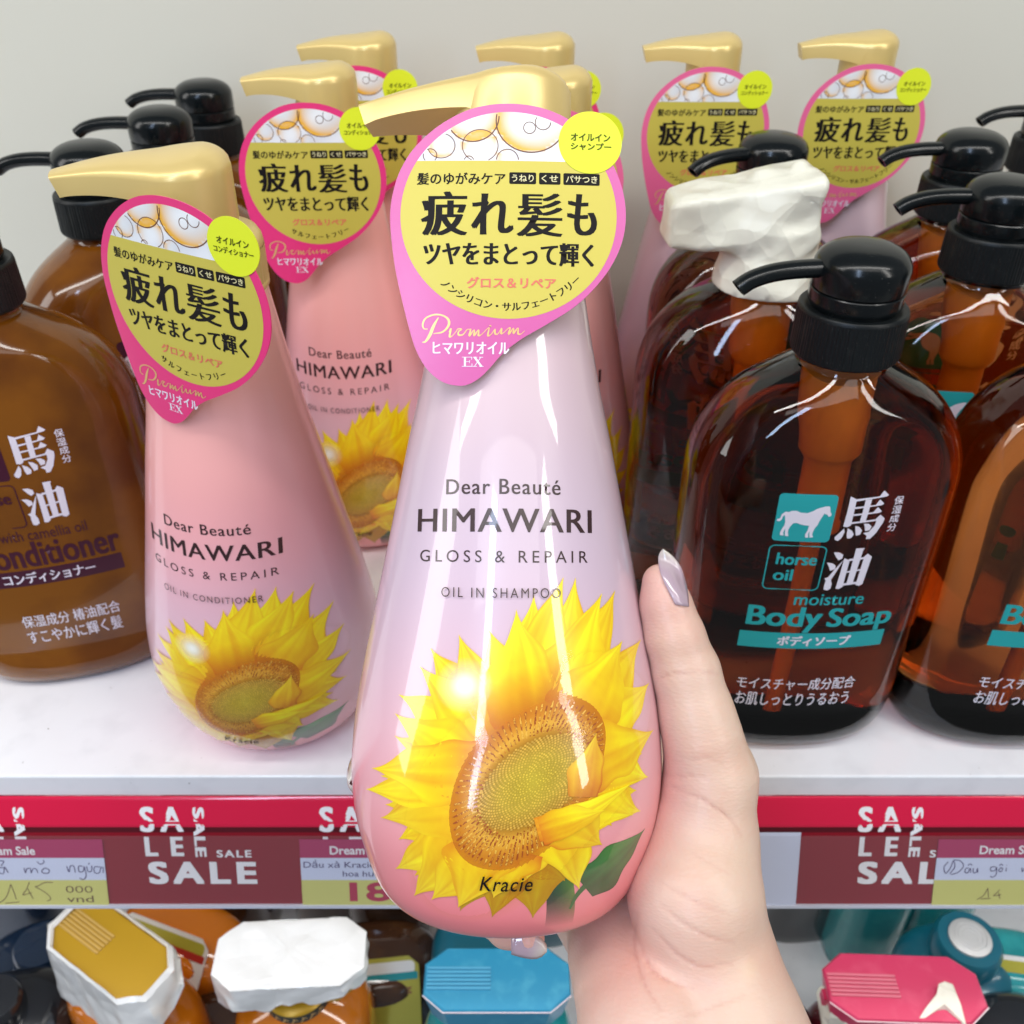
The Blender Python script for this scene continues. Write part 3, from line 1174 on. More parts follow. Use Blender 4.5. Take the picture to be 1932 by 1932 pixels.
def tag_left(t, f, u0, u1, s0, s1):
    bands(t, f, u0, u1)
    put(t, 'Dream Sale', (u1 - 5.2, -1.02, u1 - 2.85, -.62), M['rail_white'], f, .055, .02)
    K = .0037
    pen(t, f, [[(95, 1215), (140, 1170), (185, 1125)], [(110, 1125), (150, 1170), (200, 1215)],
               [(300, 1150), (245, 1150), (240, 1210), (290, 1220), (310, 1140), (345, 1215)], [(265, 1060), (310, 1065), (290, 1105), (270, 1125)],
               [(530, 1150), (540, 1215), (560, 1165), (600, 1160), (605, 1215), (630, 1165), (665, 1165), (680, 1215)],
               [(750, 1160), (725, 1195), (750, 1220), (800, 1215), (810, 1175), (770, 1155), (740, 1170)], [(685, 1070), (720, 1105), (765, 1080), (760, 1050)],
               [(1015, 1130), (1035, 1205), (1055, 1130), (1095, 1130), (1105, 1210)], [(1195, 1130), (1150, 1130), (1150, 1200), (1200, 1190), (1210, 1130), (1225, 1240), (1190, 1300), (1145, 1280)],
               [(1240, 1130), (1250, 1195), (1290, 1190), (1300, 1120)], [(1265, 1110), (1275, 1085)],
               [(1395, 1140), (1330, 1140), (1325, 1210), (1375, 1215), (1400, 1150), (1425, 1150), (1420, 1215)]], u1 - 5.35, 1010 * K - 1.2 + .1, K, M['tagp_ink'], .04)
    K = .0042
    pen(t, f, [[(540, 1720), (640, 1640), (705, 1490)], [(705, 1490), (725, 1570), (740, 1660)], [(625, 1705), (690, 1700), (770, 1690)],
               [(895, 1465), (860, 1540), (810, 1610)], [(810, 1612), (860, 1600), (905, 1585)], [(870, 1540), (890, 1600), (912, 1655)],
               [(1130, 1470), (1050, 1470), (975, 1510), (950, 1520), (1020, 1565), (1075, 1620), (1085, 1660), (1050, 1680)]], u1 - 7.0, 1400 * K - 2.02, K, M['tagp_brown'], .035)
    put(t, '000', (u1 - 1.75, -2.80, u1 - .62, -2.48), M['tagp_brown'], f, .056, -.008)
    put(t, 'vnd', (u1 - 1.75, -3.26, u1 - .62, -2.94), M['tagp_brown'], f, .056, 0)


def tag_mid(t, f, u0, u1, s0, s1):
    bands(t, f, u0, u1)
    put(t, 'Dream Sale', (u0 + 1.25, -1.0, u0 + 3.7, -.60), M['rail_white'], f, .055, .02)
    put(t, 'Dầu xả Kracie Himawari', (u0 + .12, -1.62, u0 + 5.2, -1.24), M['tagp_ink'], f, .055, .004)
    put(t, 'hoa hướng dương', (u0 + 1.75, -2.12, u0 + 5.2, -1.74), M['tagp_ink'], f, .055, .004)
    put(t, '18', (u0 + 2.0, -3.22, u0 + 3.75, -2.30), M['tagp_red'], f, .055, .03)


def tag_plain(t, f, u0, u1, s0, s1):
    plate(t, f, u0, u1, -3.38, .02, M['tagp_white'], .05)


def tag_right(t, f, u0, u1, s0, s1):
    bands(t, f, u0, u1)
    put(t, 'Dream Sale', (u0 + 1.75, -.98, u0 + 4.2, -.58), M['rail_white'], f, .056, .02)
    K = .006
    pen(t, f, [[(40, 20), (15, 60), (30, 110), (60, 70), (75, 10), (90, 60), (60, 115)], [(75, 5), (120, 10), (150, 50), (120, 100), (70, 120)],
               [(190, 70), (170, 70), (165, 100), (185, 105), (200, 70), (205, 105)], [(220, 70), (225, 105), (245, 100), (250, 70), (255, 105)], [(180, 50), (195, 35), (210, 48)],
               [(375, 60), (345, 60), (345, 90), (375, 85), (382, 60), (385, 120), (360, 140), (345, 130)], [(410, 65), (400, 90), (420, 95), (425, 70), (408, 65)],
               [(400, 50), (412, 38), (424, 48)], [(450, 65), (452, 95)], [(450, 48), (453, 46)],
               [(560, 65), (565, 98), (580, 70), (590, 98), (605, 70), (612, 98)]], u0 + .25, -1.22, K, M['tagp_ink'], .04)
    pen(t, f, [[(300, 150), (340, 120), (365, 60)], [(365, 60), (372, 100), (378, 135)], [(325, 146), (360, 144), (395, 142)],
               [(450, 70), (430, 100), (410, 120)], [(410, 120), (440, 118), (465, 112)], [(445, 95), (452, 120), (460, 145)]], u0 + .1, -2.22, K, M['tagp_brown'], .035)


def uof(px, py):
    a_ = (py - 966) / F_PX
    return (px - 966) * (40.6 + .0) / F_PX


price_tag('price tag with handwritten 145 beside the left sale mark on the rail', -24.6, -17.05, 0, 0, tag_left)
price_tag('printed price tag with the red number 18 half hidden behind the held bottle', -8.85, -1.2, 0, 0, tag_mid)
price_tag('blank pale tag slip right beside the thumb and wrist', 6.0, 12.0, 0, 0, tag_plain)
price_tag('price tag with looping handwriting over the last letters of the right sale mark', 17.75, 25.5, 0, 0, tag_right)

# ------------------------------------------------------------------ flower bottles
FACE = (-.5, -2.62, 18.75, 0, 3, 0)
front = flower_bottle('pink conditioner bottle with sunflower print at the shelf front, its tag turned sideways', 'conditioner', (-10.3, 29.7, 0), -7,
                      (.42, -2.6, 19.15, 22, 3, 0), None, FG, 16)
front.scale = (1.09, 1.08, 1.0)
front.rotation_euler.y = R(.7)
[c for c in front.children if c.name.startswith('pump_head')][0].scale = (.84, .95, 1)
flower_bottle('salmon conditioner bottle between the front pink bottle and the held one', 'conditioner', (-7.9, 43.3, 0), 0, FACE)
flower_bottle('pink sunflower bottle mostly hidden directly behind the held bottle', 'conditioner', (2.0, 42.3, 0), 0, FACE, 'shampoo')
flower_bottle('sunflower bottle at the wall whose gold pump rises behind the salmon conditioner bottle', 'conditioner', (-7.0, 51.2, 0), 0, FACE)
flower_bottle('wall sunflower bottle showing only gold pump and tag top above the held pump', 'conditioner', (1.75, 50.9, 0), 0, FACE)
flower_bottle('sunflower bottle at the wall behind the pump wrapped in cream film', 'shampoo', (9.9, 50.9, 0), 0, FACE)
flower_bottle('sunflower bottle at the wall furthest to the right, behind the black pumps', 'shampoo', (17.7, 51.6, 0), 0, FACE)
held = flower_bottle('big pale pink shampoo bottle with sunflower print held up in the hand', 'shampoo', (0, 0, 0), 0,
                     (-.10, -2.55, 17.95, 0, 1, 0), 'held', pump_yaw=-9)
[c for c in held.children if c.name.startswith('pump_head')][0].scale = (1.08, 1, 1)


def cam_pt(X, Z, d):
    """camera frame (right, up, forward) to the world"""
    return (X, d * CP + Z * SP, CAM_H - d * SP + Z * CP)


HX, HZ, HD = -.18, -11.02, 26.7
held.location = [q * CM for q in cam_pt(HX, HZ, HD)]
held.rotation_euler = (-(PITCH + R(2)), R(.6), 0)


# ------------------------------------------------------------------ amber pump bottles
A_Z = [0, .08, .3, .8, 1.6, 3, 8, 12.2, 13.3, 14.2, 15.0, 15.65, 16.15, 16.45, 16.62, 16.8]
A_A = [3.9, 4.15, 4.42, 4.70, 4.86, 4.92, 4.95, 4.93, 4.80, 4.50, 3.98, 3.30, 2.48, 1.90, 1.60, 1.52]
A_B = [2.3, 2.55, 2.80, 3.02, 3.12, 3.16, 3.18, 3.16, 3.08, 2.95, 2.72, 2.42, 2.05, 1.76, 1.58, 1.52]
_sm = smooth_profile(list(zip(A_Z, A_A, A_B)), 6)
AZ = list(np.arange(0, 16.81, .05))
AA = [interp([q[0] for q in _sm], [q[1] for q in _sm], z) for z in AZ]
AB = [interp([q[0] for q in _sm], [q[2] for q in _sm], z) for z in AZ]
for _ in range(60):                                    # an even shoulder without flats
    for P_ in (AA, AB):
        Q_ = P_[:]
        for k in range(30, len(P_) - 4):
            P_[k] = .5 * Q_[k] + .25 * (Q_[k - 1] + Q_[k + 1])


def a_exp(z):
    return 2.0 + .35 * min(1, max(0, (16.3 - z) / 3.0))


def panel(x, z):
    """depth of the flattened front panel"""
    return 2.74 - .030 * x * x - .055 * max(0, z - 12.0) ** 1.6 + .40 * max(0, 2.2 - z) ** 1.6


def smin(a, b, k):
    h = max(k - abs(a - b), 0) / k
    return min(a, b) - h * h * k * .25


def a_front(x, z, lift):
    a_, b_, e = interp(AZ, AA, z), interp(AZ, AB, z), a_exp(z)
    q = max(0, 1 - (abs(x) / a_) ** e)
    y = b_ * q ** (1 / e)
    if .0 < z < 15.6:
        y = smin(y, panel(x, z), .05 + .22 * min(1, max(0, z - 8) / 4))
    return (x, -y - lift, z)


def amber_body(mb, m):
    n, V, Fc = 260, [], []
    zs = sorted(set([round(q, 3) for q in A_Z] + [round(.9 + .075 * k, 3) for k in range(212)]))
    zs = [z for z in zs if z <= 16.8 and (z < .9 or z > 16.2 or abs((z - .9) / .075 - round((z - .9) / .075)) < .01)] + [17.2]
    for z in zs:
        a_, b_, e = interp(AZ, AA, z), interp(AZ, AB, z), a_exp(z)
        for i in range(n):
            t = 2 * math.pi * i / n
            c, s = math.cos(t), math.sin(t)
            x = a_ * math.copysign(abs(c) ** (2 / e), c)
            y = b_ * math.copysign(abs(s) ** (2 / e), s)
            if y < 0 and .0 < z < 15.6:
                y = -smin(-y, panel(x, z), .05 + .22 * min(1, max(0, z - 8) / 4)) if panel(x, z) > 0 else y
            V.append((x, y, z))
    G = np.array(V).reshape(len(zs), n, 3)                 # round the ridges off evenly
    for _ in range(7):
        y = G[:, :, 1]
        a = .5 * y + .25 * (np.roll(y, 1, 1) + np.roll(y, -1, 1))
        b = a.copy()
        b[1:-1] = .5 * a[1:-1] + .25 * (a[:-2] + a[2:])
        keep = np.array([(z < .9) or (z > 16.2) for z in zs])
        G[~keep, :, 1] = b[~keep]
    V = [tuple(q) for q in G.reshape(-1, 3)]
    for j in range(len(zs) - 1):
        for i in range(n):
            k = (i + 1) % n
            Fc.append((j * n + i, j * n + k, (j + 1) * n + k, (j + 1) * n + i))
    Fc.append(list(range(n))[::-1])
    o = (len(zs) - 1) * n
    Fc.append([o + i for i in range(n)])
    mb.add(V, Fc, m, True)


P1 = (11.3, 29.6)


def lp(px, py):
    x, z = on_y(px, py, P1[1] - 2.75)
    return x - P1[0] - .0, z


def crop4(x, y):
    """close crop of the mark -> flat label cm, with the perspective slant taken out"""
    dx, dy = x - 215, y - 125
    ux, uy, vx, vy = 735, 65, -90, 585
    det = ux * vy - vx * uy
    a_ = (dx * vy - dy * vx) / det
    b_ = (dy * ux - dx * uy) / det
    return (MX + a_ * 2.0, MZ - b_ * 2.0)


MX, MZ = lp(1474, 935)
HORSE = [(720, 325), (790, 312), (840, 315), (848, 350), (850, 385), (868, 410), (862, 435), (830, 442), (815, 415), (775, 400), (750, 440), (720, 490), (700, 540),
         (668, 575), (648, 620), (640, 655), (655, 690), (608, 694), (604, 650), (606, 610), (588, 645), (592, 692), (552, 690), (550, 650), (578, 600), (594, 540),
         (540, 532), (480, 516), (430, 495), (390, 500), (355, 540), (335, 575), (330, 620), (340, 662), (296, 656), (292, 610), (296, 560), (272, 610), (278, 650),
         (232, 646), (232, 610), (256, 560), (282, 520), (292, 480), (285, 420), (285, 395), (262, 405), (245, 450), (215, 468), (185, 460), (190, 440), (225, 430),
         (245, 380), (290, 350), (330, 355), (370, 343), (430, 345), (480, 370), (560, 380), (630, 360), (680, 335)]
KANJI = [  # strokes of the two big characters, as outlines in the same crop
    [(1095, 222), (1170, 262), (1170, 300), (1130, 580), (1085, 600), (1030, 585), (1062, 420)],
    [(1165, 262), (1465, 262), (1520, 200), (1585, 262), (1555, 275), (1165, 288)],
    [(1290, 285), (1370, 285), (1318, 540), (1240, 540)],
    [(1150, 355), (1425, 358), (1475, 298), (1535, 358), (1500, 372), (1148, 378)],
    [(1140, 440), (1400, 445), (1455, 388), (1515, 447), (1480, 462), (1136, 462)],
    [(1110, 540), (1440, 540), (1500, 488), (1562, 545), (1545, 600), (1470, 720), (1400, 785), (1345, 785), (1350, 740), (1300, 700), (1375, 690), (1440, 620), (1455, 560), (1108, 562)],
    [(1045, 610), (1055, 660), (1020, 735), (975, 765), (935, 745), (932, 710), (985, 665)],
    [(1090, 612), (1150, 650), (1178, 700), (1150, 745), (1095, 745), (1085, 700)],
    [(1185, 592), (1240, 610), (1282, 660), (1260, 715), (1205, 720), (1195, 660)],
    [(1295, 575), (1360, 585), (1402, 625), (1380, 670), (1320, 675), (1312, 620)],
    [(940, 912), (1010, 918), (1065, 955), (1060, 1005), (1010, 1025), (975, 980)],
    [(860, 1042), (930, 1055), (982, 1095), (975, 1140), (910, 1158), (890, 1100)],
    [(1075, 1030), (1000, 1170), (935, 1285), (950, 1345), (935, 1410), (890, 1428), (845, 1410), (850, 1345), (865, 1290), (845, 1255), (890, 1245), (980, 1135)],
    [(1085, 1005), (1160, 1040), (1100, 1400), (1050, 1425), (1005, 1415), (1050, 1200)],
    [(1150, 1022), (1340, 1022), (1395, 980), (1455, 1030), (1370, 1395), (1320, 1415), (1275, 1395), (1345, 1048), (1145, 1050)],
    [(1230, 890), (1345, 898), (1325, 930), (1235, 1360), (1150, 1360)],
    [(1130, 1188), (1320, 1180), (1318, 1200), (1126, 1208)],
    [(1090, 1352), (1300, 1350), (1296, 1380), (1088, 1382)],
]


def amber_print(mb, kind):
    f = a_front
    ink = M['teal_ink'] if kind == 'soap' else M['purple_ink']
    Wh = M['white_ink']
    cut = (.35, .5)
    sq = rrect(MX, MZ - 2.0, MX + 2.0, MZ, .16)
    flat(mb, sq, ink, f, .010, cut)
    flat(mb, [crop4(*p) for p in HORSE], Wh, f, .018, cut)
    ribbon(mb, rrect(MX, MZ - 4.2, MX + 2.0, MZ - 2.2, .2), .045, ink, f, .012, 1, True)
    if kind == 'soap':
        put(mb, 'horse', (MX + .3, MZ - 3.05, MX + 1.75, MZ - 2.52), ink, f, .012, 0, .07, cut=cut, vsmear=.03)
        put(mb, 'oil', (MX + .3, MZ - 3.78, MX + 1.0, MZ - 3.25), ink, f, .012, 0, .07, cut=cut, vsmear=.03)
    else:
        put(mb, 'horse', (MX + .3, MZ - 3.05, MX + 1.75, MZ - 2.52), ink, f, .012, 0, .07, cut=cut, vsmear=.03)
        put(mb, 'oil', (MX + .3, MZ - 3.78, MX + 1.0, MZ - 3.25), ink, f, .012, 0, .07, cut=cut, vsmear=.03)
    for k, st in enumerate(KANJI):
        flat(mb, [crop4(*p) for p in st], Wh, f, .012 + .0012 * k, cut)
    for k, ch in enumerate('保湿成分'):
        x0, z1 = MX + 3.98, MZ - .12 - .38 * k
        put(mb, ch, (x0, z1 - .34, x0 + .34, z1), Wh, f, .012, .012, cut=cut)
    xm = MX + 2.0

    def row(s, x0, x1, py0, py1, m, w=.0, sp=1.0, lift=.012):
        za, zb = lp(1518, py1)[1], lp(1518, py0)[1]
        put(mb, s, (x0, za, x1, zb), m, f, lift, 0, w * 2.6, sp, cut=cut, vsmear=w * 1.2)
    if kind == 'soap':
        row('moisture', -.85, 1.75, 1121, 1142, ink, .014)
        row('Body', -2.45, .35, 1146, 1194, ink, .024)
        row('Soap', .55, 3.05, 1148, 1194, ink, .024)
        za, zb = lp(1518, 1224)[1], lp(1518, 1195)[1]
        flat(mb, [(-2.6, za), (2.95, za), (2.95, zb), (-2.6, zb)], ink, f, .010, cut)
        row('ボディソープ', -1.15, 1.65, 1200, 1219, Wh, .03, 1.0, .016)
        row('モイスチャー成分配合', -2.35, 2.35, 1280, 1302, Wh, .006)
        row('お肌しっとりうるおう', -2.3, 2.25, 1308, 1332, Wh, .006)
    else:
        row('with camellia oil', -1.3, 2.0, 1120, 1140, ink, .0)
        row('Conditioner', -2.6, 3.05, 1142, 1190, ink, .02)
        za, zb = lp(1518, 1224)[1], lp(1518, 1195)[1]
        flat(mb, [(-2.6, za), (2.95, za), (2.95, zb), (-2.6, zb)], ink, f, .010, cut)
        row('コンディショナー', -1.75, 1.85, 1199, 1220, Wh, .02, 1.0, .016)
        row('保湿成分 椿油配合', -1.65, 2.3, 1280, 1302, Wh, .006)
        row('すこやかに輝く髪', -1.65, 2.2, 1308, 1332, Wh, .006)


def squash(mb, kr=.94, kz=.83):
    mb.v = [(x * kr, y * kr, 20.7 - (20.7 - z) * kz) for x, y, z in mb.v]
    return mb


def amber_collar():
    mb = MB()
    k = M['black_matt']
    lathe(mb, [(1.60, 16.15), (1.86, 16.17), (1.92, 16.25), (1.92, 16.33)], k, 120)
    lathe(mb, [(1.92, 16.33), (1.89, 18.0)], k, 360, cap0=False, cap1=False, rfun=lambda a, z: 1 + .012 * (math.sin(90 * a) > 0))
    lathe(mb, [(1.90, 18.0), (1.89, 18.12), (1.84, 18.18), (1.72, 18.19), (1.60, 18.14), (1.45, 18.12)], k, 120)
    return squash(mb)


def amber_pump():
    mb = MB()
    k = M['black_cap']
    lathe(mb, [(1.50, 18.1), (1.52, 18.28), (1.60, 18.30), (1.62, 18.36), (1.62, 18.86), (1.59, 18.90), (1.48, 18.92)], k, 96)
    dome = [(1.48, 18.95), (1.60, 18.96), (1.63, 19.02), (1.63, 19.78)]
    for q in range(1, 13):
        a = math.pi / 2 * q / 12
        dome.append((1.63 * math.cos(a) ** .75 if q < 12 else .03, 19.78 + .90 * math.sin(a)))
    lathe(mb, dome, k, 96)
    pts = smooth_profile([(-.6, 0, 19.72), (-1.6, 0, 19.74), (-2.5, -.02, 19.74), (-3.3, -.06, 19.66), (-3.95, -.10, 19.46), (-4.4, -.14, 19.16)], 6)
    tube(mb, pts, [.40 - .05 * i / len(pts) for i in range(len(pts))], k, 24, .92, (.72, .5))
    return squash(mb)


def amber_tube():
    mb = MB()
    d = M['dip']
    lathe(mb, [(1.05, 16.0), (1.05, 13.4), (.92, 13.2), (.80, 13.0), (.80, 10.6), (.88, 10.5), (.88, 10.2), (.55, 10.0)][::-1], d, 40)
    tube(mb, smooth_profile([(0, 0, 10.2), (0, .02, 7), (-.02, .1, 4), (-.05, .2, .5)], 5), [.36] * 16, d, 20)
    return mb


AG = 'brown pump bottles with black pumps'


def amber_bottle(label, kind, loc, rz, pump_yaw=0.0, pump=True):
    t = thing('pump_bottle', label, 'bottle', loc, rz, AG)

    def part(key, name, make, sharp=None):
        if key not in _part:
            o = make().build(name, t, sharp)
            _part[key] = o
        else:
            o = _part[key].copy()
            COL.objects.link(o)
            o.parent = t
        return o

    def body():
        mb = MB()
        amber_body(mb, M['amber'] if kind == 'soap' else M['amber_dark'])
        amber_print(mb, kind)
        return mb
    part('amber_' + kind, 'body', body)
    if kind == 'soap':
        part('amber_tube', 'dip_tube', amber_tube, 40)
    if pump:
        part('amber_collar', 'collar', amber_collar, 40)
        p = part('amber_pump', 'pump_head', amber_pump, 40)
        p.rotation_euler = (0, 0, R(pump_yaw))
    return t


amber_bottle('amber body soap bottle with teal lettering standing right beside the thumb', 'soap', (P1[0], P1[1], 0), 0, 8)
amber_bottle('amber body soap bottle cut by the right edge, its lettering only starting to show', 'soap', (20.95, 29.6, 0), 0, 5)
taped = amber_bottle('amber bottle whose pump is wrapped in cream film', 'soap', (10.3, 37.1, 0), 180, 0, False)
amber_bottle('amber bottle whose black pump stands directly behind the right edge bottle', 'soap', (19.1, 37.0, 0), -4, 4)
amber_bottle('amber bottle whose black pump shows over the cream wrapped pump', 'soap', (11.6, 43.7, 0), 180, 202)
amber_bottle('amber bottle whose black pump reaches over the right wall bottle tag', 'soap', (20.6, 44.2, 0), 0, 6)
amber_bottle('amber bottle with black pump against the wall in the upper right corner', 'soap', (28.0, 51.5, 0), 0, 4)
amber_bottle('brown conditioner bottle with white characters cut by the left edge', 'conditioner', (-20.1, 33.5, 0), 16, -18)
amber_bottle('brown conditioner bottle behind the left edge one, its pump beside the front gold spout', 'conditioner', (-18.3, 42.2, 0), 50, -54)
amber_bottle('brown bottle with black pump, second from the wall on the left', 'conditioner', (-17.2, 48.8, 0), 0, -2)
amber_bottle('brown bottle with black pump against the wall on the left', 'conditioner', (-16.8, 55.3, 0), 0, -2)


# ------------------------------------------------------------------ surfaces from distance fields
def surface_nets(F, org, st):
    ins = F < 0
    nx, ny, nz = F.shape
    c = np.zeros((nx - 1, ny - 1, nz - 1), np.int8)
    for dx in (0, 1):
        for dy in (0, 1):
            for dz in (0, 1):
                c += ins[dx:nx - 1 + dx, dy:ny - 1 + dy, dz:nz - 1 + dz]
    act = np.argwhere((c > 0) & (c < 8))
    acc = np.zeros((len(act), 3))
    cnt = np.zeros(len(act))
    cor = [(0, 0, 0), (1, 0, 0), (0, 1, 0), (1, 1, 0), (0, 0, 1), (1, 0, 1), (0, 1, 1), (1, 1, 1)]
    for a in range(8):
        for b in range(a + 1, 8):
            if sum(abs(p - q) for p, q in zip(cor[a], cor[b])) != 1:
                continue
            A, B = act + cor[a], act + cor[b]
            fa, fb = F[A[:, 0], A[:, 1], A[:, 2]], F[B[:, 0], B[:, 1], B[:, 2]]
            x = (fa < 0) != (fb < 0)
            t = np.where(x, fa / np.where(x, fa - fb, 1), 0)
            acc += np.where(x[:, None], np.array(cor[a]) + t[:, None] * (np.array(cor[b]) - np.array(cor[a])), 0)
            cnt += x
    V = (act + acc / cnt[:, None]) * st + np.array(org)
    idx = -np.ones(c.shape, np.int64)
    idx[act[:, 0], act[:, 1], act[:, 2]] = np.arange(len(act))
    quads = []
    for ax in range(3):
        o = [0, 0, 0]
        o[ax] = 1
        a = ins[:nx - o[0], :ny - o[1], :nz - o[2]]
        b = ins[o[0]:, o[1]:, o[2]:]
        e = np.argwhere(a != b)
        u, v = (ax + 1) % 3, (ax + 2) % 3
        e = e[(e[:, u] > 0) & (e[:, v] > 0)]
        e = e[(e[:, u] < c.shape[u]) & (e[:, v] < c.shape[v]) & (e[:, ax] < c.shape[ax])]
        q = []
        for du, dv in ((1, 1), (0, 1), (0, 0), (1, 0)):
            k = e.copy()
            k[:, u] -= du
            k[:, v] -= dv
            q.append(idx[k[:, 0], k[:, 1], k[:, 2]])
        q = np.stack(q, 1)
        fl = a[e[:, 0], e[:, 1], e[:, 2]]
        q[~fl] = q[~fl][:, ::-1]
        quads.append(q)
    return V, np.concatenate(quads)


def round_cone(P, a, b, ra, rb, flat_=None):
    a, b = np.array(a, np.float32), np.array(b, np.float32)
    ba = b - a
    pa = P - a
    t = np.clip((pa @ ba) / (ba @ ba), 0, 1)
    d = pa - t[..., None] * ba
    return np.sqrt((d * d).sum(-1)) - (ra + t * (rb - ra))


def smin_np(a, b, k):
    h = np.maximum(k - np.abs(a - b), 0) / k
    return np.minimum(a, b) - h * h * k * .25


def grid(lo, hi, st):
    ax = [np.arange(l, h, st, dtype=np.float32) for l, h in zip(lo, hi)]
    return np.stack(np.meshgrid(*ax, indexing='ij'), -1)


def mesh_from_nets(V, Q, m, name, parent=None):
    me = bpy.data.meshes.new(name)
    me.from_pydata((V * CM).tolist(), [], Q.tolist())
    me.materials.append(m)
    me.polygons.foreach_set('use_smooth', [True] * len(Q))
    me.update()
    o = bpy.data.objects.new(name, me)
    COL.objects.link(o)
    if parent:
        o.parent = parent
    return o


# cream film wound round one pump
def film_wrap():
    P = grid((-4.6, -2.4, 15.4), (2.6, 2.4, 22.2), .09)
    x, y, z = P[..., 0], P[..., 1], P[..., 2] - .35
    rad = np.sqrt(x * x + (y * 1.0) ** 2)
    # skirt round the collar, widening at the bottom
    sk = np.maximum(rad - (2.10 - .16 * (z - 16)), np.maximum(16.0 - z, z - 18.4))
    # head wound over pump and spout
    zc = 19.15 + .12 * x
    hy = 1.55 + .10 * x
    hz = 1.22 + .06 * np.maximum(x, -4)
    q = np.stack([np.abs(x + 1.45) - 2.5, np.abs(y) - hy + .35, np.abs(z - zc) - hz + .35], -1)
    hd = np.sqrt((np.maximum(q, 0) ** 2).sum(-1)) + np.minimum(q.max(-1), 0) - .38
    pk = round_cone(P, (.75, 0, 19.6), (.65, -.1, 21.0), 1.0, .28)
    pk2 = round_cone(P, (.8, 0, 20.0), (-.8, .1, 20.5), .8, .3)
    d = smin_np(smin_np(sk, hd, .7), smin_np(pk, pk2, .3), .35)
    # winding creases: bands at different slants
    for k, (nx_, ny_, nz_, ph, fr, am) in enumerate(((.30, .2, .93, .3, .42, .09), (-.60, .3, .74, 1.4, .5, .08), (.95, -.2, .25, .8, .36, .10), (.5, .7, -.5, 2.2, .45, .07), (.1, .3, .95, .1, 1.3, .022))):
        q = (x * nx_ + y * ny_ + z * nz_) * fr + ph
        d = d + am * (np.abs((q % 1.0) - .5) * 2 - .5)
    return surface_nets(d, (-4.6, -2.4, 15.4), .09)


V, Q = film_wrap()
fw = mesh_from_nets(V, Q, M['tape'], 'film_wrap', taped)
fw.rotation_euler = (0, 0, math.pi)
dc = fw.modifiers.new('crumple', 'DECIMATE')
dc.ratio = .10


# ------------------------------------------------------------------ the hand (camera frame: x right, y away, z up, cm)
def skin_mat():
    m = mat('skin', (.80, .62, .51), .42, 0, .06, .3, sss=.18, noise=(55, (.80, .80, .80), .45, .75))
    nt = m.node_tree
    p = nt.nodes['Principled BSDF']
    at = nt.nodes.new('ShaderNodeAttribute')
    at.attribute_name = 'Col'
    mottle = [n for n in nt.nodes if n.type == 'MIX'][0]
    mottle.inputs[6].default_value = (1, 1, 1, 1)
    mottle.inputs[7].default_value = (.97, .86, .84, 1)
    mu = nt.nodes.new('ShaderNodeMix')
    mu.data_type, mu.blend_type = 'RGBA', 'MULTIPLY'
    mu.inputs[0].default_value = 1.0
    nt.links.new(at.outputs['Color'], mu.inputs[6])
    nt.links.new(mottle.outputs[2], mu.inputs[7])
    nt.links.new(mu.outputs[2], p.inputs['Base Color'])
    tc = nt.nodes.new('ShaderNodeTexCoord')
    mp = nt.nodes.new('ShaderNodeMapping')
    mp.inputs['Scale'].default_value = (1.0, 1.0, 2.2)
    mp.inputs['Rotation'].default_value = (0, R(30), 0)
    v = nt.nodes.new('ShaderNodeTexVoronoi')
    v.inputs['Scale'].default_value = 620
    n = nt.nodes.new('ShaderNodeTexNoise')
    n.inputs['Scale'].default_value = 140
    n.inputs['Detail'].default_value = 6
    ad = nt.nodes.new('ShaderNodeMath')
    ad.operation = 'ADD'
    b = nt.nodes.new('ShaderNodeBump')
    b.inputs['Strength'].default_value = .5
    b.inputs['Distance'].default_value = .014 * CM
    nt.links.new(tc.outputs['Object'], mp.inputs[0])
    nt.links.new(mp.outputs[0], v.inputs['Vector'])
    nt.links.new(tc.outputs['Object'], n.inputs['Vector'])
    nt.links.new(v.outputs['Distance'], ad.inputs[0])
    nt.links.new(n.outputs['Fac'], ad.inputs[1])
    nt.links.new(ad.outputs[0], b.inputs['Height'])
    nt.links.new(b.outputs[0], p.inputs['Normal'])
    return m


M['skin'] = skin_mat()


def pc(px, py, d):
    return ((px - 966) * d / F_PX, d, (966 - py) * d / F_PX)


def chain(pts, rads):
    return [(pts[i], pts[i + 1], rads[i], rads[i + 1]) for i in range(len(pts) - 1)]


THUMB = [(pc(1325, 1590, 26.3), 1.50), (pc(1340, 1465, 26.3), 1.24), (pc(1325, 1391, 26.1), 1.03), (pc(1312, 1340, 26.1), .96), (pc(1294, 1268, 26.1), .885),
         (pc(1272, 1200, 26.0), .78), (pc(1256, 1140, 26.0), .655), (pc(1246, 1098, 26.0), .50)]


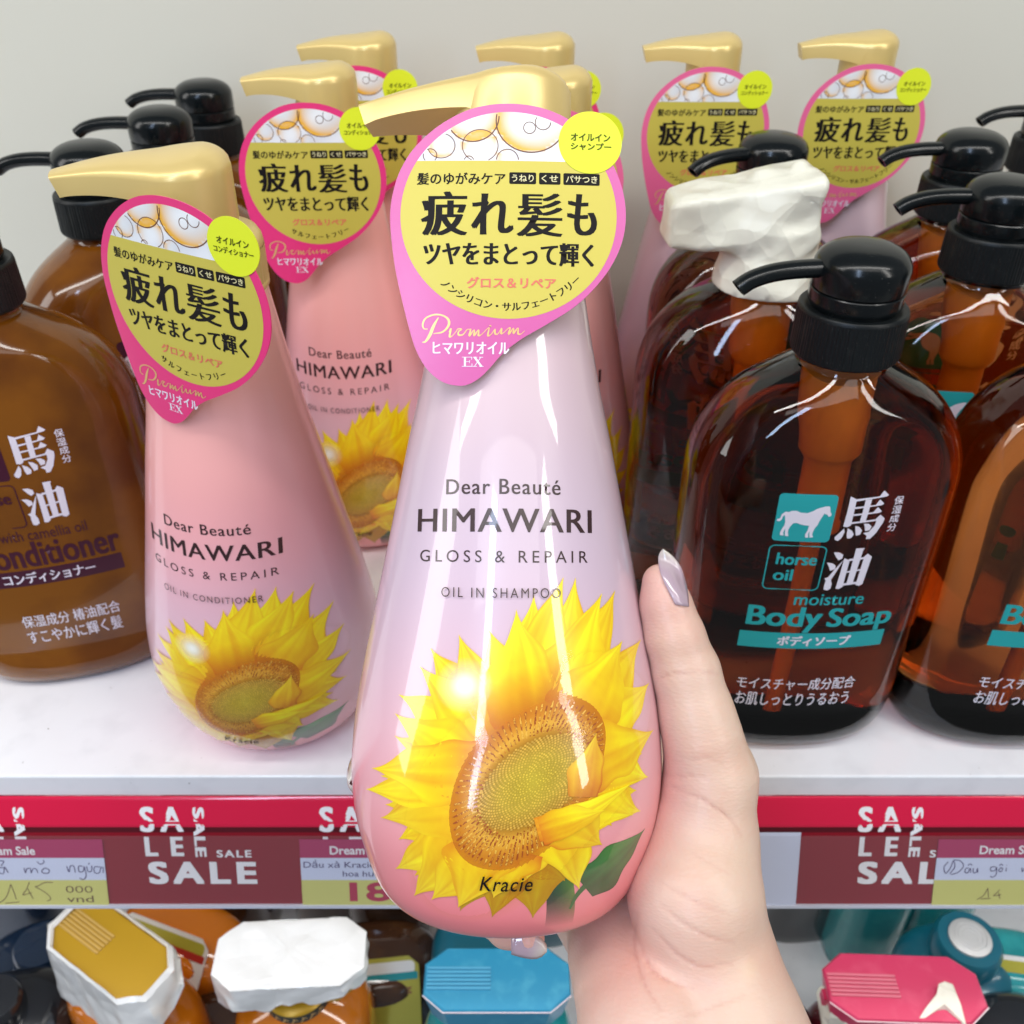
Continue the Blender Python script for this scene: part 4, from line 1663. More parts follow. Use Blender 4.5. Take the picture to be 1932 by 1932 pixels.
def hand_field(P):
    body = [
        # forearm and wrist: two bones side by side
        (pc(1330, 2420, 22.2), pc(1240, 1960, 25.0), 2.75, 2.0), (pc(1560, 2420, 22.0), pc(1392, 1940, 24.8), 2.6, 1.72),
        (pc(1240, 1960, 25.0), pc(1205, 1805, 27.7), 2.0, 2.05), (pc(1392, 1940, 24.8), pc(1335, 1760, 26.0), 1.72, 1.66),
        (pc(1240, 1960, 25.0), pc(1335, 1800, 26.6), 1.8, 1.5),
        # ball of the thumb
        (pc(1330, 1800, 25.7), pc(1312, 1690, 25.6), 1.66, 1.76), (pc(1312, 1690, 25.6), pc(1322, 1590, 26.3), 1.76, 1.52),
        # palm behind the bottle
        (pc(1205, 1805, 27.7), pc(1215, 1480, 31.6), 1.7, 1.05), (pc(1205, 1805, 27.7), pc(1175, 1560, 32.0), 1.8, 1.05),
        (pc(1205, 1805, 27.7), pc(1140, 1640, 32.0), 1.8, 1.0), (pc(1205, 1805, 27.7), pc(1090, 1720, 31.0), 1.8, .95),
        (pc(1330, 1600, 27.2), pc(1215, 1480, 31.6), 1.25, 1.05),
    ]
    d = None
    for a, b, ra, rb in body + chain([q[0] for q in THUMB], [q[1] for q in THUMB]):
        e = round_cone(P, a, b, ra, rb)
        d = e if d is None else smin_np(d, e, .34)
    fingers = [
        ([(4.4, 31.4, -8.2), (1.2, 32.3, -6.6), (-1.4, 31.9, -6.2), (-3.3, 30.4, -6.1)], [.98, .86, .78, .62]),
        ([(3.7, 31.9, -9.6), (.4, 32.5, -8.3), (-2.6, 31.7, -8.1), (-4.52, 29.4, -8.05)], [1.0, .88, .80, .58]),
        ([(3.1, 32.0, -11.0), (.0, 32.4, -9.9), (-2.6, 31.4, -9.7), (-4.0, 29.9, -9.6)], [.95, .84, .76, .60]),
        ([(2.2, 31.0, -12.4), (-.4, 30.4, -12.1), (-1.2, 28.6, -11.85), (-.15, 26.6, -11.68), (.48, 26.0, -11.68)], [.80, .66, .58, .50, .42]),
    ]
    for pts, rads in fingers:
        e = None
        for a, b, ra, rb in chain(pts, rads):
            q = round_cone(P, a, b, ra, rb)
            e = q if e is None else smin_np(e, q, .22)
        d = smin_np(d, e, .30)
    return d


CREASES = [([(175, 990), (260, 1020), (340, 1060), (430, 1130), (470, 1190)], .030, 5), ([(255, 895), (330, 880), (390, 900)], .016, 6),
           ([(150, 1460), (250, 1540), (350, 1590), (440, 1610)], .030, 6), ([(120, 1560), (220, 1660), (320, 1705), (430, 1690)], .034, 6),
           ([(60, 1600), (110, 1710), (180, 1765), (280, 1795)], .034, 6), ([(130, 1360), (230, 1420), (330, 1470), (420, 1500)], .018, 6),
           ([(200, 1920), (350, 1870), (480, 1820)], .020, 7), ([(130, 575), (200, 545), (270, 548)], .030, 4), ([(255, 545), (320, 540), (375, 548)], .020, 5),
           ([(150, 930), (200, 955), (280, 950), (360, 970)], .016, 5), ([(220, 470), (290, 462), (350, 450)], .014, 4),
           ([(60, 1500), (45, 1620), (80, 1760), (150, 1880)], .03, 9), ([(250, 1240), (330, 1290), (420, 1340)], .012, 6)]


def build_hand():
    lo, hi, st = (-5.9, 21.0, -19.6), (8.4, 34.0, -.4), .085
    P = grid(lo, hi, st)
    d = hand_field(P)
    # keep clear of the bottle it holds
    ax_up = np.array([math.sin(R(.6)), math.sin(R(2)), math.cos(R(2))])
    rel = P - np.array([HX, HD, HZ], np.float32)
    h = rel @ ax_up.astype(np.float32)
    rad = rel - h[..., None] * ax_up.astype(np.float32)
    rr = np.sqrt(rad[..., 0] ** 2 + (rad[..., 1] / YS) ** 2 + rad[..., 2] ** 2)
    rz = np.interp(h, H_Z, H_R).astype(np.float32)
    bot = np.maximum(rr - rz, np.maximum(-h, h - 19)) * .93
    d = np.maximum(d, -(bot + .035))
    near = np.abs(d) < .5
    # the forearm ends below the picture's lower edge
    d = np.maximum(d, -19.3 - P[..., 2])
    # skin folds where the photograph shows them, pressed into the camera-facing side
    X, D, Z = P[..., 0][near], P[..., 1][near], P[..., 2][near]
    px, py = 966 + F_PX * X / D, 966 - F_PX * Z / D
    g = np.zeros_like(px)
    for pts, depth, wpx in CREASES:
        L = [(1175.6 + .477 * x, 1009.8 + .477 * y) for x, y in pts]
        L = smooth_profile(L, 3)
        best = np.full(px.shape, 1e9)
        tt = np.zeros_like(px)
        for i in range(len(L) - 1):
            ax_, ay = L[i]
            bx, by = L[i + 1]
            l2 = (bx - ax_) ** 2 + (by - ay) ** 2 + 1e-9
            t = np.clip(((px - ax_) * (bx - ax_) + (py - ay) * (by - ay)) / l2, 0, 1)
            q = (px - ax_ - t * (bx - ax_)) ** 2 + (py - ay - t * (by - ay)) ** 2
            k = q < best
            best[k] = q[k]
            tt[k] = ((i + t) / (len(L) - 1))[k]
        fade = np.sin(np.pi * np.clip(tt, .04, .96)) ** .5
        dist = np.sqrt(best)
        g = np.maximum(g, 1.9 * depth * fade * (np.exp(-(dist / (wpx * .55)) ** 2) - .25 * np.exp(-((dist - wpx * 1.3) / wpx) ** 2)))
    dn = d[near]
    dn += g
    d[near] = dn
    return surface_nets(d.astype(np.float64), lo, st)


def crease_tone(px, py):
    """how much of a skin fold lies under each point: their shading and their redder skin both go into the colour"""
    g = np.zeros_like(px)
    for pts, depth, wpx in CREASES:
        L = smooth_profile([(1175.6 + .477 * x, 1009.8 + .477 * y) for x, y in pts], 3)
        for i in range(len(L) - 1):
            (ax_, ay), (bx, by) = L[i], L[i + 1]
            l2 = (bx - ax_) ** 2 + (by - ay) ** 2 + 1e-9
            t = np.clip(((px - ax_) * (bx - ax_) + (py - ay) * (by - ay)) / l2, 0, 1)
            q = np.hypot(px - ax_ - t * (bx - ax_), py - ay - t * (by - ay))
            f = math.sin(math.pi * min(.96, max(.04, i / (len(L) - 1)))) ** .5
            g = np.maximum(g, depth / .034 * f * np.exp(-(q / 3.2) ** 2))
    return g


V, Q = build_hand()
ho = np.array(pc(1260, 1800, 26.5))
hand = mesh_from_nets(V - ho, Q, M['skin'], 'person')
tone = np.ones((len(V), 4))
base, pink, warm = np.array([.74, .525, .42]), np.array([.73, .39, .34]), np.array([.77, .57, .41])
wp = np.zeros(len(V))
for c, r_, k in ((pc(1245, 1120, 26), 1.0, .8), (pc(1290, 1280, 26), .7, .35), (pc(1180, 1790, 25), 1.8, .55), (pc(1270, 1480, 26), 1.1, .45), ((.5, 26, -11.7), 1.2, .7), (pc(1300, 1830, 25), 1.6, .25)):
    wp = np.maximum(wp, k * np.exp(-(((V - np.array(c)) / r_) ** 2).sum(1)))
pxv = 966 + F_PX * V[:, 0] / V[:, 1]
pyv = 966 - F_PX * V[:, 2] / V[:, 1]
ww = np.exp(-((pxv - 1400) / 60) ** 2) * .35 + .8 * np.exp(-((pxv - 1415) / 14) ** 2 - ((pyv - 1828) / 18) ** 2)
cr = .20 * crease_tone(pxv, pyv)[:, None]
tone[:, :3] = base + (pink - base) * wp[:, None] + (warm - base) * np.clip(ww, 0, 1)[:, None]
tone[:, :3] *= 1 - cr * np.array([.6, 1.1, 1.1])  # fold shading painted into the colour, along with natural redness
ca = hand.data.color_attributes.new('Col', 'FLOAT_COLOR', 'POINT')
ca.data.foreach_set('color', tone.astype(np.float32).ravel())
hand.location = [q * CM for q in cam_pt(ho[0], ho[2], ho[1])]
hand.rotation_euler = (-PITCH, 0, 0)
tag(hand, 'pale right hand and wrist with long lilac nails holding up the shampoo bottle', 'hand')
sm = hand.modifiers.new('smooth', 'SMOOTH')
sm.factor, sm.iterations = .5, 1


def nail_patch(rows, thick=.05):
    """rows of points across the nail, base to tip (camera frame); gives a thin solid plate"""
    n, m = len(rows), len(rows[0])
    V = [Vector(p) for r_ in rows for p in r_]
    N = []
    for j in range(n):
        for i in range(m):
            a = Vector(rows[j][min(i + 1, m - 1)]) - Vector(rows[j][max(i - 1, 0)])
            b = Vector(rows[min(j + 1, n - 1)][i]) - Vector(rows[max(j - 1, 0)][i])
            q = a.cross(b)
            N.append(q.normalized() if q.length > 1e-9 else Vector((0, -1, 0)))
    return V, N


def nail(rows, flip=1):
    n, m = len(rows), len(rows[0])
    V, N = nail_patch(rows)
    mb = MB()
    A = [v - Vector(ho) for v in V]
    Bk = [v - Vector(ho) - nn * (.045 * flip) for v, nn in zip(V, N)]
    Fc = []
    for j in range(n - 1):
        for i in range(m - 1):
            a = j * m + i
            Fc.append((a, a + 1, a + m + 1, a + m))
            Fc.append((n * m + a + m, n * m + a + m + 1, n * m + a + 1, n * m + a))
    rim = [i for i in range(m)] + [j * m + m - 1 for j in range(1, n)] + [(n - 1) * m + i for i in range(m - 2, -1, -1)] + [j * m for j in range(n - 2, 0, -1)]
    for k in range(len(rim)):
        a, b = rim[k], rim[(k + 1) % len(rim)]
        Fc.append((a, n * m + a, n * m + b, b))
    col = []
    for j in range(n):
        t = j / (n - 1)
        k = min(1, max(0, (t - .5) / .35))
        col += [(.47 + .13 * k, .35 + .19 * k, .41 + .07 * k, 1)] * m
    mb.add(A + Bk, Fc, M['nail_v'], True, col + col)
    return mb.build('fingernail', hand)


M['nail_v'] = mat('lilac_nail_polish', (.5, .4, .45), .12, 0, 1.0, .02, vcol=True)

# thumb nail: wraps the side of the thumb that faces right
q8 = lambda x, y: (1175.6 + .477 * x, 1009.8 + .477 * y)


def skin_depth(px, py, d0, d1):
    """distance at which the view line through px, py meets the hand (or passes closest to it)"""
    ds = np.arange(d0, d1, .02)
    f = hand_field(np.array([pc(px, py, d) for d in ds], np.float32))
    k = np.argmax(f < 0) if (f < 0).any() else np.argmin(f)
    return float(ds[k])


left = smooth_profile([q8(*p) for p in ((206, 274), (176, 215), (150, 155), (139, 105), (142, 75), (156, 54))], 4)
right = smooth_profile([q8(*p) for p in ((262, 282), (257, 225), (243, 165), (226, 120), (192, 78), (159, 53))], 4)
rows = []
for (lx, ly), (rx, ry) in zip(left, right):
    row = []
    for i in range(9):
        t = i / 8
        px, py = lx + (rx - lx) * t, ly + (ry - ly) * t
        row.append([px, py, skin_depth(px, py, 24.3, 27.0)])
    rows.append(row)
D = np.array([[q[2] for q in r_] for r_ in rows])
for _ in range(6):                                   # even the plate out
    E = np.pad(D, 1, 'edge')
    D = .5 * D + .125 * (E[:-2, 1:-1] + E[2:, 1:-1] + E[1:-1, :-2] + E[1:-1, 2:])
rows = [[pc(q[0], q[1], D[j, i] - .06 - .05 * math.sin(math.pi * i / 8)) for i, q in enumerate(r_)] for j, r_ in enumerate(rows)]
nail(rows)
rows = []
for k in range(8):
    t = k / 7
    row = []
    for i in range(7):
        q = i / 6 * 2 - 1
        w = (.27 + .06 * math.sin(math.pi * min(1, t * .9))) * math.sqrt(max(0, 1 - (max(0, t - .55) / .47) ** 2)) + .02
        row.append((-.02 + t * .96, 25.78 - .12 * (1 - q * q) - .12 * t, -11.74 - q * w - .06 * t))
    rows.append(row)
nail(rows)
rows = []
for k in range(8):
    t = k / 7
    row = []
    for i in range(7):
        q = i / 6 * 2 - 1
        w = .46 * math.sqrt(max(0, 1 - (max(0, t - .55) / .47) ** 2)) + .02
        row.append((-4.95 - .19 * (1 - q * q) + .28 * t * t, 29.9 - t * 1.75, -8.05 + q * w))
    rows.append(row)
nail(rows, -1)

# ------------------------------------------------------------------ the shelf below
LF = -34.0                      # floor of the lower shelf
low = thing('store_shelf', 'lower white shelf under the sale rail, crowded with flat topped pump bottles', 'shelf', (0, EDGE, LF))
mb = MB()
box(mb, -90, 90, 1.0, 34.5, -1.25, 0, M['shelf_white'])
mb.build('shelf_board', low, bevel=.1)

LG = 'pump bottles on the lower shelf'


def oct_outline(a, b, c, n=1):
    """long octagon: half length a, half depth b, corner cut c"""
    return [(a, -b + c), (a, b - c), (a - c * 1.25, b), (-a + c * 1.25, b), (-a, b - c), (-a, -b + c), (-a + c * 1.25, -b), (a - c * 1.25, -b)]


def prism(mb, out0, z0, out1, z1, m, cap0=True, cap1=True, smooth=False):
    n = len(out0)
    V = [(x, y, z0) for x, y in out0] + [(x, y, z1) for x, y in out1]
    Fc = [(i, (i + 1) % n, n + (i + 1) % n, n + i) for i in range(n)]
    if cap0:
        Fc.append(list(range(n))[::-1])
    if cap1:
        Fc.append([n + i for i in range(n)])
    mb.add(V, Fc, m, smooth)


def flat_pump(m, m_rib, a=3.9, b=1.75, c=.9):
    """flat octagonal pump head, sides drawn in below, with a ribbed thumb rest"""
    mb = MB()
    o0, o1 = oct_outline(a * .90, b * .90, c * .9), oct_outline(a, b, c)
    prism(mb, o0, -2.2, o1, -.12, m)
    prism(mb, o1, -.12, oct_outline(a - .08, b - .08, c), 0, m, cap0=False)
    for k in range(6):
        y = -.62 + .22 * k
        box(mb, -a + .15, -.35, y, y + .13, -.02, .07, m_rib)
    lathe(mb, [(1.3, -3.4), (1.3, -2.2)], m, 32)
    box(mb, -a - .0, -a + .3, -.3, .3, -1.6, -1.0, m)
    return mb


def loft_body(mb, rows, m, n=48):
    """rows: z, half width, half depth, squareness"""
    V, Fc = [], []
    rows = smooth_profile(rows, 4)
    for z, a, b, e in rows:
        for i in range(n):
            t = 2 * math.pi * i / n
            c, s = math.cos(t), math.sin(t)
            V.append((a * math.copysign(abs(c) ** (2 / e), c), b * math.copysign(abs(s) ** (2 / e), s), z))
    for j in range(len(rows) - 1):
        for i in range(n):
            k = (i + 1) % n
            Fc.append((j * n + i, j * n + k, (j + 1) * n + k, (j + 1) * n + i))
    Fc += [list(range(n))[::-1], [(len(rows) - 1) * n + i for i in range(n)]]
    mb.add(V, Fc, m, True)


M['orange_gel'] = mat('orange_glossy_bottle', (.62, .17, .008), .14, 0, 1, .03)
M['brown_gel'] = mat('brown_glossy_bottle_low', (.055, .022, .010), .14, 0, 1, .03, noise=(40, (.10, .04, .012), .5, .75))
M['gold_low'] = mat('mustard_plastic', (.52, .30, .015), .32, .2)
M['gold_rib'] = mat('pale_mustard_plastic', (.58, .37, .10), .4, .1)
M['blue_low'] = mat('blue_pearl_plastic', (.02, .26, .44), .34, .1, .3, .2, noise=(90, (.05, .33, .50), .5, .7))
M['blue_rib'] = mat('pale_blue_plastic', (.08, .36, .55), .4, .1)
M['red_low'] = mat('crimson_pearl_plastic', (.60, .035, .11), .32, .1, .3, .2, noise=(70, (.66, .07, .15), .5, .7))
M['red_rib'] = mat('pale_red_plastic', (.66, .16, .22), .4)
M['edge_white'] = mat('worn_pale_edge', (.75, .62, .64), .5)
M['teal_low'] = mat('teal_glossy_bottle', (.015, .27, .29), .2, 0, .8, .05, noise=(50, (.03, .36, .37), .5, .7))
M['teal_dark'] = mat('dark_teal_cap', (.005, .11, .16), .3, 0, .5, .1)
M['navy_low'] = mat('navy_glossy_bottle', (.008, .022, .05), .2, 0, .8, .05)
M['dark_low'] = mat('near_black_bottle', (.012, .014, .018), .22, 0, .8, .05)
M['maroon_low'] = mat('maroon_glossy_bottle', (.10, .006, .012), .2, 0, .8, .05)
M['silver'] = mat('silver_button', (.58, .58, .57), .45, .35)
M['film'] = mat('white_shrink_film', (.88, .88, .86), .26, 0, .5, .12)
crumple(M['film'], 34, .45, -.5)
M['film_cream'] = mat('cream_shrink_film', (.80, .76, .64), .4)
crumple(M['film_cream'], 60, .8, .4)
M['label_white'] = mat('label_paper', (.72, .70, .66), .4)
M['label_red'] = mat('label_red', (.42, .03, .02), .4)
M['label_green'] = mat('label_olive', (.40, .36, .04), .4)
M['label_ink'] = mat('label_brown_ink', (.20, .05, .03), .5)
M['label_dark'] = mat('label_dark_ink', (.03, .04, .04), .5)

LZ = -18.5                       # height of the lower pump tops


def low_bottle(label, px, py, yaw, body_m, head=None, rib=None, film=None, z=LZ, bw=4.2, bd=2.6, neck=None, scale=1.0, name='pump_bottle', tilt=0):
    x, y = on_z(px, py, z)
    t = thing(name, label, 'bottle', (x, y, LF), yaw, LG)
    b = MB()
    top = z - LF
    s = top - 3.4
    loft_body(b, [(0, bw * .92, bd * .9, 3), (.5, bw, bd, 3), (s - 5, bw, bd, 3), (s - 2.2, bw * .96, bd * .96, 2.8), (s - 1.0, bw * .75, bd * .8, 2.4), (s - .3, 1.9, 1.6, 2.1), (s, 1.5, 1.5, 2)], body_m)
    b.build('body', t)
    if neck:
        c = MB()
        lathe(c, [(1.7, s - .3), (1.95, s - .2), (1.95, s + .55), (1.8, s + .7), (1.3, s + .8)], neck, 56)
        c.build('collar', t, 40)
    if head:
        h = flat_pump(head, rib, 3.9 * scale, 1.75 * scale, .9 * scale)
        o = h.build('pump_head', t, 30, loc=(0, 0, top))
    return t


def film_over(t, top, a, b, c, m, peel, seed, flare=.03):
    """film shrunk over an octagonal pump: an open tray with crumpled walls; peel = list of wall heights round the octagon"""
    r_ = np.random.default_rng(seed)
    out = oct_outline(a + .12, b + .12, c)
    pts = []
    for i in range(8):
        p, q = np.array(out[i]), np.array(out[(i + 1) % 8])
        k = max(2, int(np.linalg.norm(q - p) / .35))
        for j in range(k):
            pts.append((*(p + (q - p) * j / k), (i + j / k) % 8))
    n = len(pts)
    V, Fc, rowsN = [], [], 7
    ph = r_.uniform(0, 6, 6)
    for lev in range(rowsN):
        for i, (x, y, w) in enumerate(pts):
            i0 = int(w) % 8
            hgt = peel[i0] + (peel[(i0 + 1) % 8] - peel[i0]) * (w - int(w))
            f = lev / (rowsN - 1)
            wob = .20 * math.sin(2.3 * i * .35 + ph[0] + 3 * f) + .14 * math.sin(5.1 * i * .35 + ph[1] - 4 * f) + r_.uniform(-.09, .09)
            z = .10 + wob * (.25 + 1.2 * f) - f * hgt
            shr = 1.0 + flare * f * (hgt / 3) + wob * .10 * min(1, 3 * f)
            V.append((x * shr, y * shr, top + z))
    for lev in range(rowsN - 1):
        for i in range(n):
            k = (i + 1) % n
            Fc.append((lev * n + i, (lev + 1) * n + i, (lev + 1) * n + k, lev * n + k))
    mb = MB()
    mb.add(V, Fc, m, True)
    return mb, pts


def film_lid(mb, top, pts, m, dents, seed):
    r_ = np.random.default_rng(seed)
    n = len(pts)
    V, Fc = [], []
    K = 6
    for q in range(K + 1):
        f = 1 - q / (K + .6)
        for x, y, w in pts:
            z = .26 + .05 * math.sin(3.1 * x * f + seed) * math.sin(2.7 * y * f) + r_.uniform(-.015, .015)
            for dx, dy, dr, dh in dents:
                z += dh * math.exp(-((x * f - dx) ** 2 + (y * f - dy) ** 2) / dr ** 2)
            V.append((x * f, y * f, top + z if q else top + .10))
    for q in range(K):
        for i in range(n):
            k = (i + 1) % n
            Fc.append((q * n + i, q * n + k, (q + 1) * n + k, (q + 1) * n + i))
    Fc.append([K * n + i for i in range(n)])
    mb.add(V, Fc, m, True)


TOPL = LZ - LF
# mustard topped pump with peeled white film, over an orange bottle
t = low_bottle('orange bottle whose mustard flat pump sits in torn white film', 208, 1790, -32, M['orange_gel'], M['gold_low'], M['gold_rib'], neck=M['gold_low'], bw=4.4, bd=2.8, scale=1.0)
f, pts = film_over(t, TOPL, 3.9, 1.75, .9, M['film'], [2.6, 1.6, 1.2, 1.4, 2.0, 3.8, 5.0, 4.6], 4, .10)
V, Fc = [], []
for q, (sc_, z) in enumerate(((1.0, .10), (.93, .30), (.90, .12))):
    for x, y, w in pts:
        V.append((x * sc_, y * sc_, TOPL + z + .05 * math.sin(3 * x + 2 * y)))
n = len(pts)
for q in range(2):
    Fc += [(q * n + i, q * n + (i + 1) % n, (q + 1) * n + (i + 1) % n, (q + 1) * n + i) for i in range(n)]
f.add(V, Fc, M['film'], True)
f.build('film_wrap', t, 50)
# fully wrapped white pump, gold collar with black band, over an orange bottle
t = low_bottle('orange bottle with gold collar whose flat pump is fully wrapped in white film', 548, 1800, 3, M['orange_gel'], M['gold_low'], M['gold_rib'], neck=M['gold_low'], bw=4.0, bd=2.6)
f, pts = film_over(t, TOPL, 3.95, 1.85, .95, M['film'], [1.2, 1.2, 1.2, 1.2, 1.4, 2.6, 2.2, 1.2], 9)
film_lid(f, TOPL, pts, M['film'], [(.2, .1, .9, .16), (1.6, .5, 1.2, -.10), (-2.0, .5, 1.2, -.05), (-1.5, -.8, .9, -.04)], 5)
f.build('film_wrap', t, 50)
bandm = MB()
lathe(bandm, [(1.97, TOPL - 3.55), (1.98, TOPL - 3.5), (1.98, TOPL - 3.0), (1.97, TOPL - 2.95)], M['label_dark'], 56)
fb = lambda u, v, l: ((1.985 + l) * math.sin(u / 1.98), -(1.985 + l) * math.cos(u / 1.98), v)
for k in range(7):
    ribbon(bandm, [(-1.6 + .5 * k, TOPL - 3.45), (-1.45 + .5 * k, TOPL - 3.2), (-1.5 + .5 * k, TOPL - 3.08), (-1.25 + .5 * k, TOPL - 3.25)], .07, M['gold_ink'], fb, .01, 4)
bandm.build('collar_band', t, 40)
# blue, crimson
t = low_bottle('teal bottle with a blue octagonal flat pump under the held bottle', 938, 1846, 0, M['teal_low'], M['blue_low'], M['blue_rib'], bw=4.3, bd=2.7)
ed = MB()
o1 = oct_outline(3.93, 1.78, .9)
ribbon(ed, [o1[5], o1[6], o1[7], o1[0]], .06, M['edge_white'], lambda u, v, l: (u, v, TOPL - .10 + l), .02, 1)
ed.build('worn_edge', t)
t = low_bottle('maroon bottle with a crimson octagonal flat pump, half stripped of cream film', 1706, 1862, -2, M['maroon_low'], M['red_low'], M['red_rib'], bw=4.3, bd=2.7, scale=1.05)
ed = MB()
o1 = oct_outline(4.12, 1.86, .95)
ribbon(ed, [o1[5], o1[6], o1[7], o1[0]], .06, M['edge_white'], lambda u, v, l: (u, v, TOPL - .10 + l), .02, 1)
ed.build('worn_edge', t)
f, pts = film_over(t, TOPL - 1.0, 3.75, 1.66, .9, M['film_cream'], [2.6, 1.4, 1.2, 1.2, 2.2, 2.6, 3.0, 3.0], 12, -.02)
cl = [(2.15, .25, .22), (2.55, .15, .16), (2.62, -.9, .12), (2.55, -1.95, .05), (2.45, -2.0, -1.6), (1.2, -2.05, -1.9), (-.2, -2.0, -1.2), (.0, -1.92, -.15), (.7, -1.2, .22), (1.5, -.45, .26),
      (1.75, .05, .34)]
ctr_ = (1.7, -1.0, .30)
n = len(cl)
f.add([(x, y, TOPL + z) for x, y, z in cl + [ctr_]] + [(x, y + .02, TOPL + z - .07) for x, y, z in cl + [ctr_]],
      [(i, (i + 1) % n, n) for i in range(n)] + [(n + 1 + (i + 1) % n, n + 1 + i, 2 * n + 1) for i in range(n)] + [(i, n + 1 + i, n + 1 + (i + 1) % n, (i + 1) % n) for i in range(n)],
      M['film_cream'], False)
f.build('film_wrap', t, 40)


def plain_bottle(label, px, py, z, yaw, m, bw, bd, hgt, extra=None, e=3.0):
    """an upright bottle seen from above, its shoulder at height z"""
    x, y = on_z(px, py, z)
    t = thing('pump_bottle', label, 'bottle', (x, y, LF), yaw, LG)
    b = MB()
    s = z - LF
    loft_body(b, [(0, bw * .9, bd * .9, e), (.5, bw, bd, e), (s - 3.5, bw, bd, e), (s - 1.2, bw * .95, bd * .95, e), (s - .3, bw * .72, bd * .76, 2.6), (s, bw * .45, bd * .5, 2.2)], m)
    b.build('body', t)
    if extra:
        extra(t, s, bw, bd)
    return t


def base_bottle(label, px, py, m, bw, bd, hgt, yaw=0, extra=None):
    """a bottle whose base front the photograph shows at px, py on the lower shelf"""
    x, y = on_z(px, py, LF)
    t = thing('pump_bottle', label, 'bottle', (x, y + bd, LF), yaw, LG)
    b = MB()
    loft_body(b, [(0, bw * .86, bd * .86, 3), (.25, bw * .95, bd * .95, 3), (.9, bw, bd, 3), (hgt - 3, bw, bd, 3), (hgt - 1, bw * .9, bd * .9, 3), (hgt, bw * .5, bd * .55, 2.4)], m)
    b.build('body', t)
    if extra:
        extra(t, hgt, bw, bd)
    return t


def with_label(words, m_top, m_base, ink):
    """a stiff label card tied to the neck, leaning back on the shoulder"""
    def ex(t, s, bw, bd):
        lb = MB()
        an = R(38)
        f = lambda u, v, l: (u, -bd * .95 + v * math.cos(an) * .8 - l * math.sin(an), s - 1.2 + v * math.sin(an) + l * math.cos(an))
        x0, x1, z0, z1 = -bw * .72, bw * .72, -1.6, 3.2
        out = [(x0 + .3, z0), (x1 - .3, z0), (x1, z0 + .3), (x1, z1 - .6), (x1 - .6, z1), (x0 + .6, z1), (x0, z1 - .6), (x0, z0 + .3)]
        flat(lb, out, m_base, f, .0)
        flat(lb, out, m_base, f, -.05)
        n = len(out)
        lb.add([f(u, v, 0) for u, v in out] + [f(u, v, -.05) for u, v in out], [(i, (i + 1) % n, n + (i + 1) % n, n + i) for i in range(n)], m_base, False)
        flat(lb, rrect(x0 + .25, z1 - 1.15, x1 - .25, z1 - .3, .3), m_top, f, .01)
        flat(lb, rrect(x0 + .9, z1 - 1.55, x1 - .1, z1 - 1.05, .1), M['label_red'] if m_base is M['label_white'] and m_top is M['label_green'] and ink is M['label_ink'] else M['teal_low'], f, .02)
        for k, wd in enumerate(words):
            put(lb, wd, (x0 + .9, z1 - 2.5 - 1.0 * k, x1 - .5, z1 - 1.85 - 1.0 * k), ink, f, .014, .01)
        lb.build('front_label', t)
    return ex


def cap_top(m, r=1.9, h=2.0, btn=None):
    def ex(t, s, bw, bd):
        c = MB()
        lathe(c, [(r * .9, s - .2), (r, s), (r, s + h * .8), (r * .9, s + h), (r * .3, s + h + .05)], m, 48)
        c.build('cap', t, 40)
        if btn:
            k = MB()
            lathe(k, [(r * .62, s + h + .02), (r * .62, s + h + .16), (r * .58, s + h + .20), (r * .3, s + h + .21)], btn, 40)
            for q in range(3):
                lathe(k, [(r * (.2 + .12 * q), s + h + .20), (r * (.22 + .12 * q), s + h + .23), (r * (.24 + .12 * q), s + h + .20)], btn, 40, cap0=False, cap1=False)
            k.build('cap_button', t, 40)
    return ex


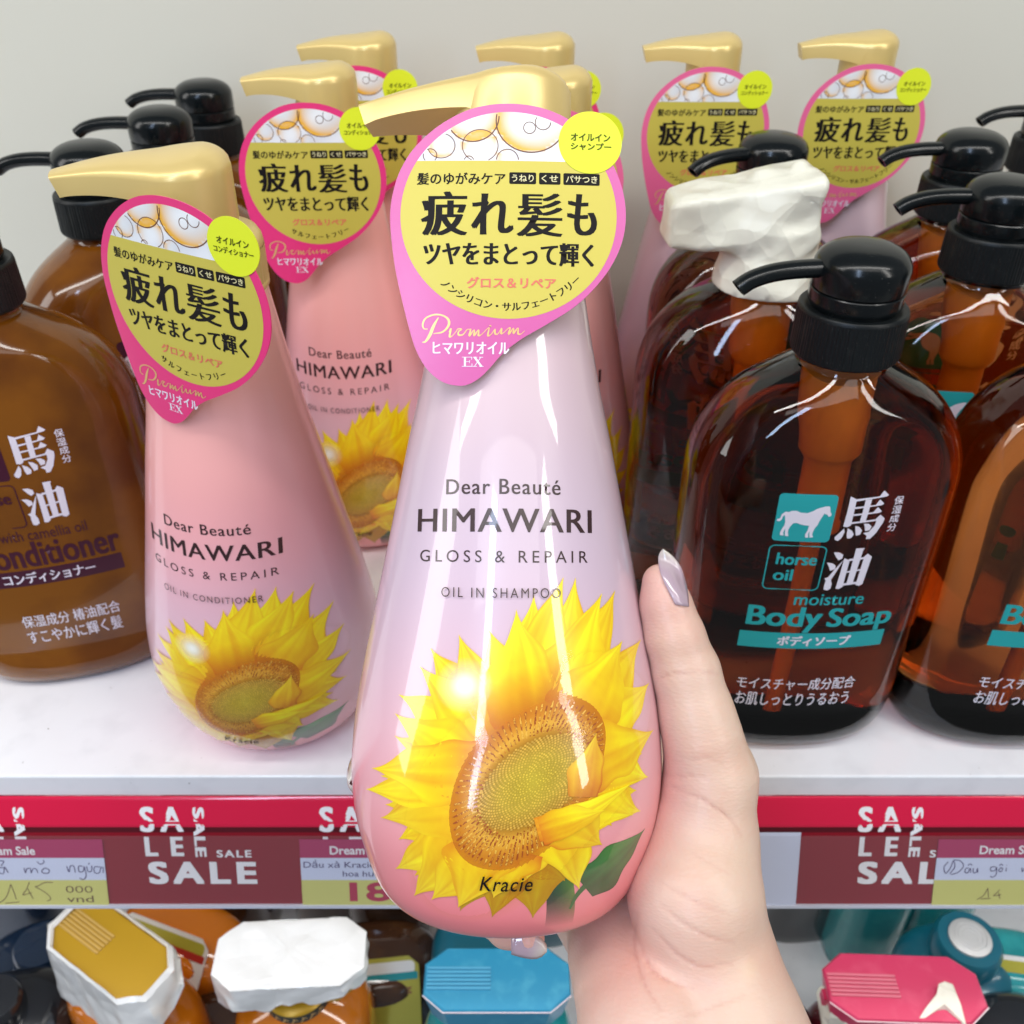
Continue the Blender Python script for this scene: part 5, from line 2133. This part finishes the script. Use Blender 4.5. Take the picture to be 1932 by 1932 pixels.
plain_bottle('orange bottle with a slanting white label in the gap between the two film wrapped pumps', 330, 1745, -24, -20, M['orange_gel'], 4.4, 2.7, 0,
             with_label(['chăm sóc', 'mái tóc'], M['label_green'], M['label_white'], M['label_ink']))
plain_bottle('dark navy bottle under the left end of the rail', 85, 1800, -27, 15, M['navy_low'], 4.6, 3.4, 0, cap_top(M['navy_low'], 1.7, 1.2))
plain_bottle('near black bottle in the lower left corner', -5, 1905, -24, 10, M['dark_low'], 4.2, 3.2, 0, cap_top(M['dark_low'], 1.6, 1.2))
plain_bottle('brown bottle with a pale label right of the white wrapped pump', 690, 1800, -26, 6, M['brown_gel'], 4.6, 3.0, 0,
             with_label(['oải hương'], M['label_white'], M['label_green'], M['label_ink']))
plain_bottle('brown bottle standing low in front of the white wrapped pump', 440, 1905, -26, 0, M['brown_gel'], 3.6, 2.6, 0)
plain_bottle('dark teal bottle behind the blue flat pump', 905, 1772, -22, 0, M['teal_dark'], 3.0, 2.4, 0)
base_bottle('black bottle under the rail right beside the wrist', 1520, 1778, M['dark_low'], 3.6, 2.6, 17, 6, cap_top(M['gold_low'], 1.2, 2))
base_bottle('teal bottle under the rail left of the other teal one', 1630, 1838, M['teal_low'], 2.45, 2.8, 17, 0, cap_top(M['teal_dark'], 1.4, 2))
base_bottle('teal bottle under the rail behind the crimson pump', 1742, 1838, M['teal_low'], 2.45, 2.8, 17, 0, cap_top(M['teal_dark'], 1.4, 2))
plain_bottle('dark teal bottle with a round silver button on its cap', 1815, 1800, -22, 10, M['teal_dark'], 3.2, 2.8, 0, cap_top(M['teal_dark'], 1.9, 1.6, M['silver']))
plain_bottle('teal bottle with a white and yellow label at the right edge', 1915, 1805, -22.5, -8, M['teal_low'], 3.6, 2.6, 0,
             with_label(['Sạch', 'tươi mát'], M['label_green'], M['label_white'], M['label_dark']))
plain_bottle('black rounded bottle in the lower right corner', 1925, 1935, -22, 0, M['dark_low'], 3.0, 2.6, 0)
plain_bottle('maroon bottle with a silver button beside the wrist at the bottom edge', 1455, 1935, -22, 0, M['maroon_low'], 2.9, 2.5, 0, cap_top(M['maroon_low'], 1.5, .8, M['silver']))

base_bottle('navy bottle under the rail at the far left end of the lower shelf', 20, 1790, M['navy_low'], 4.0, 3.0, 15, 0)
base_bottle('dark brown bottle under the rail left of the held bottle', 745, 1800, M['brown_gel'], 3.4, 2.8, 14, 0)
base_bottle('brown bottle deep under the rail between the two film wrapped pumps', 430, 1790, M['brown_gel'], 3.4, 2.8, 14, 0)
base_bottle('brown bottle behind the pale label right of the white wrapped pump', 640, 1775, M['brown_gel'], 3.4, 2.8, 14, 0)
base_bottle('teal bottle deep under the rail behind the blue flat pump', 1010, 1790, M['teal_dark'], 3.4, 2.8, 14, 0)
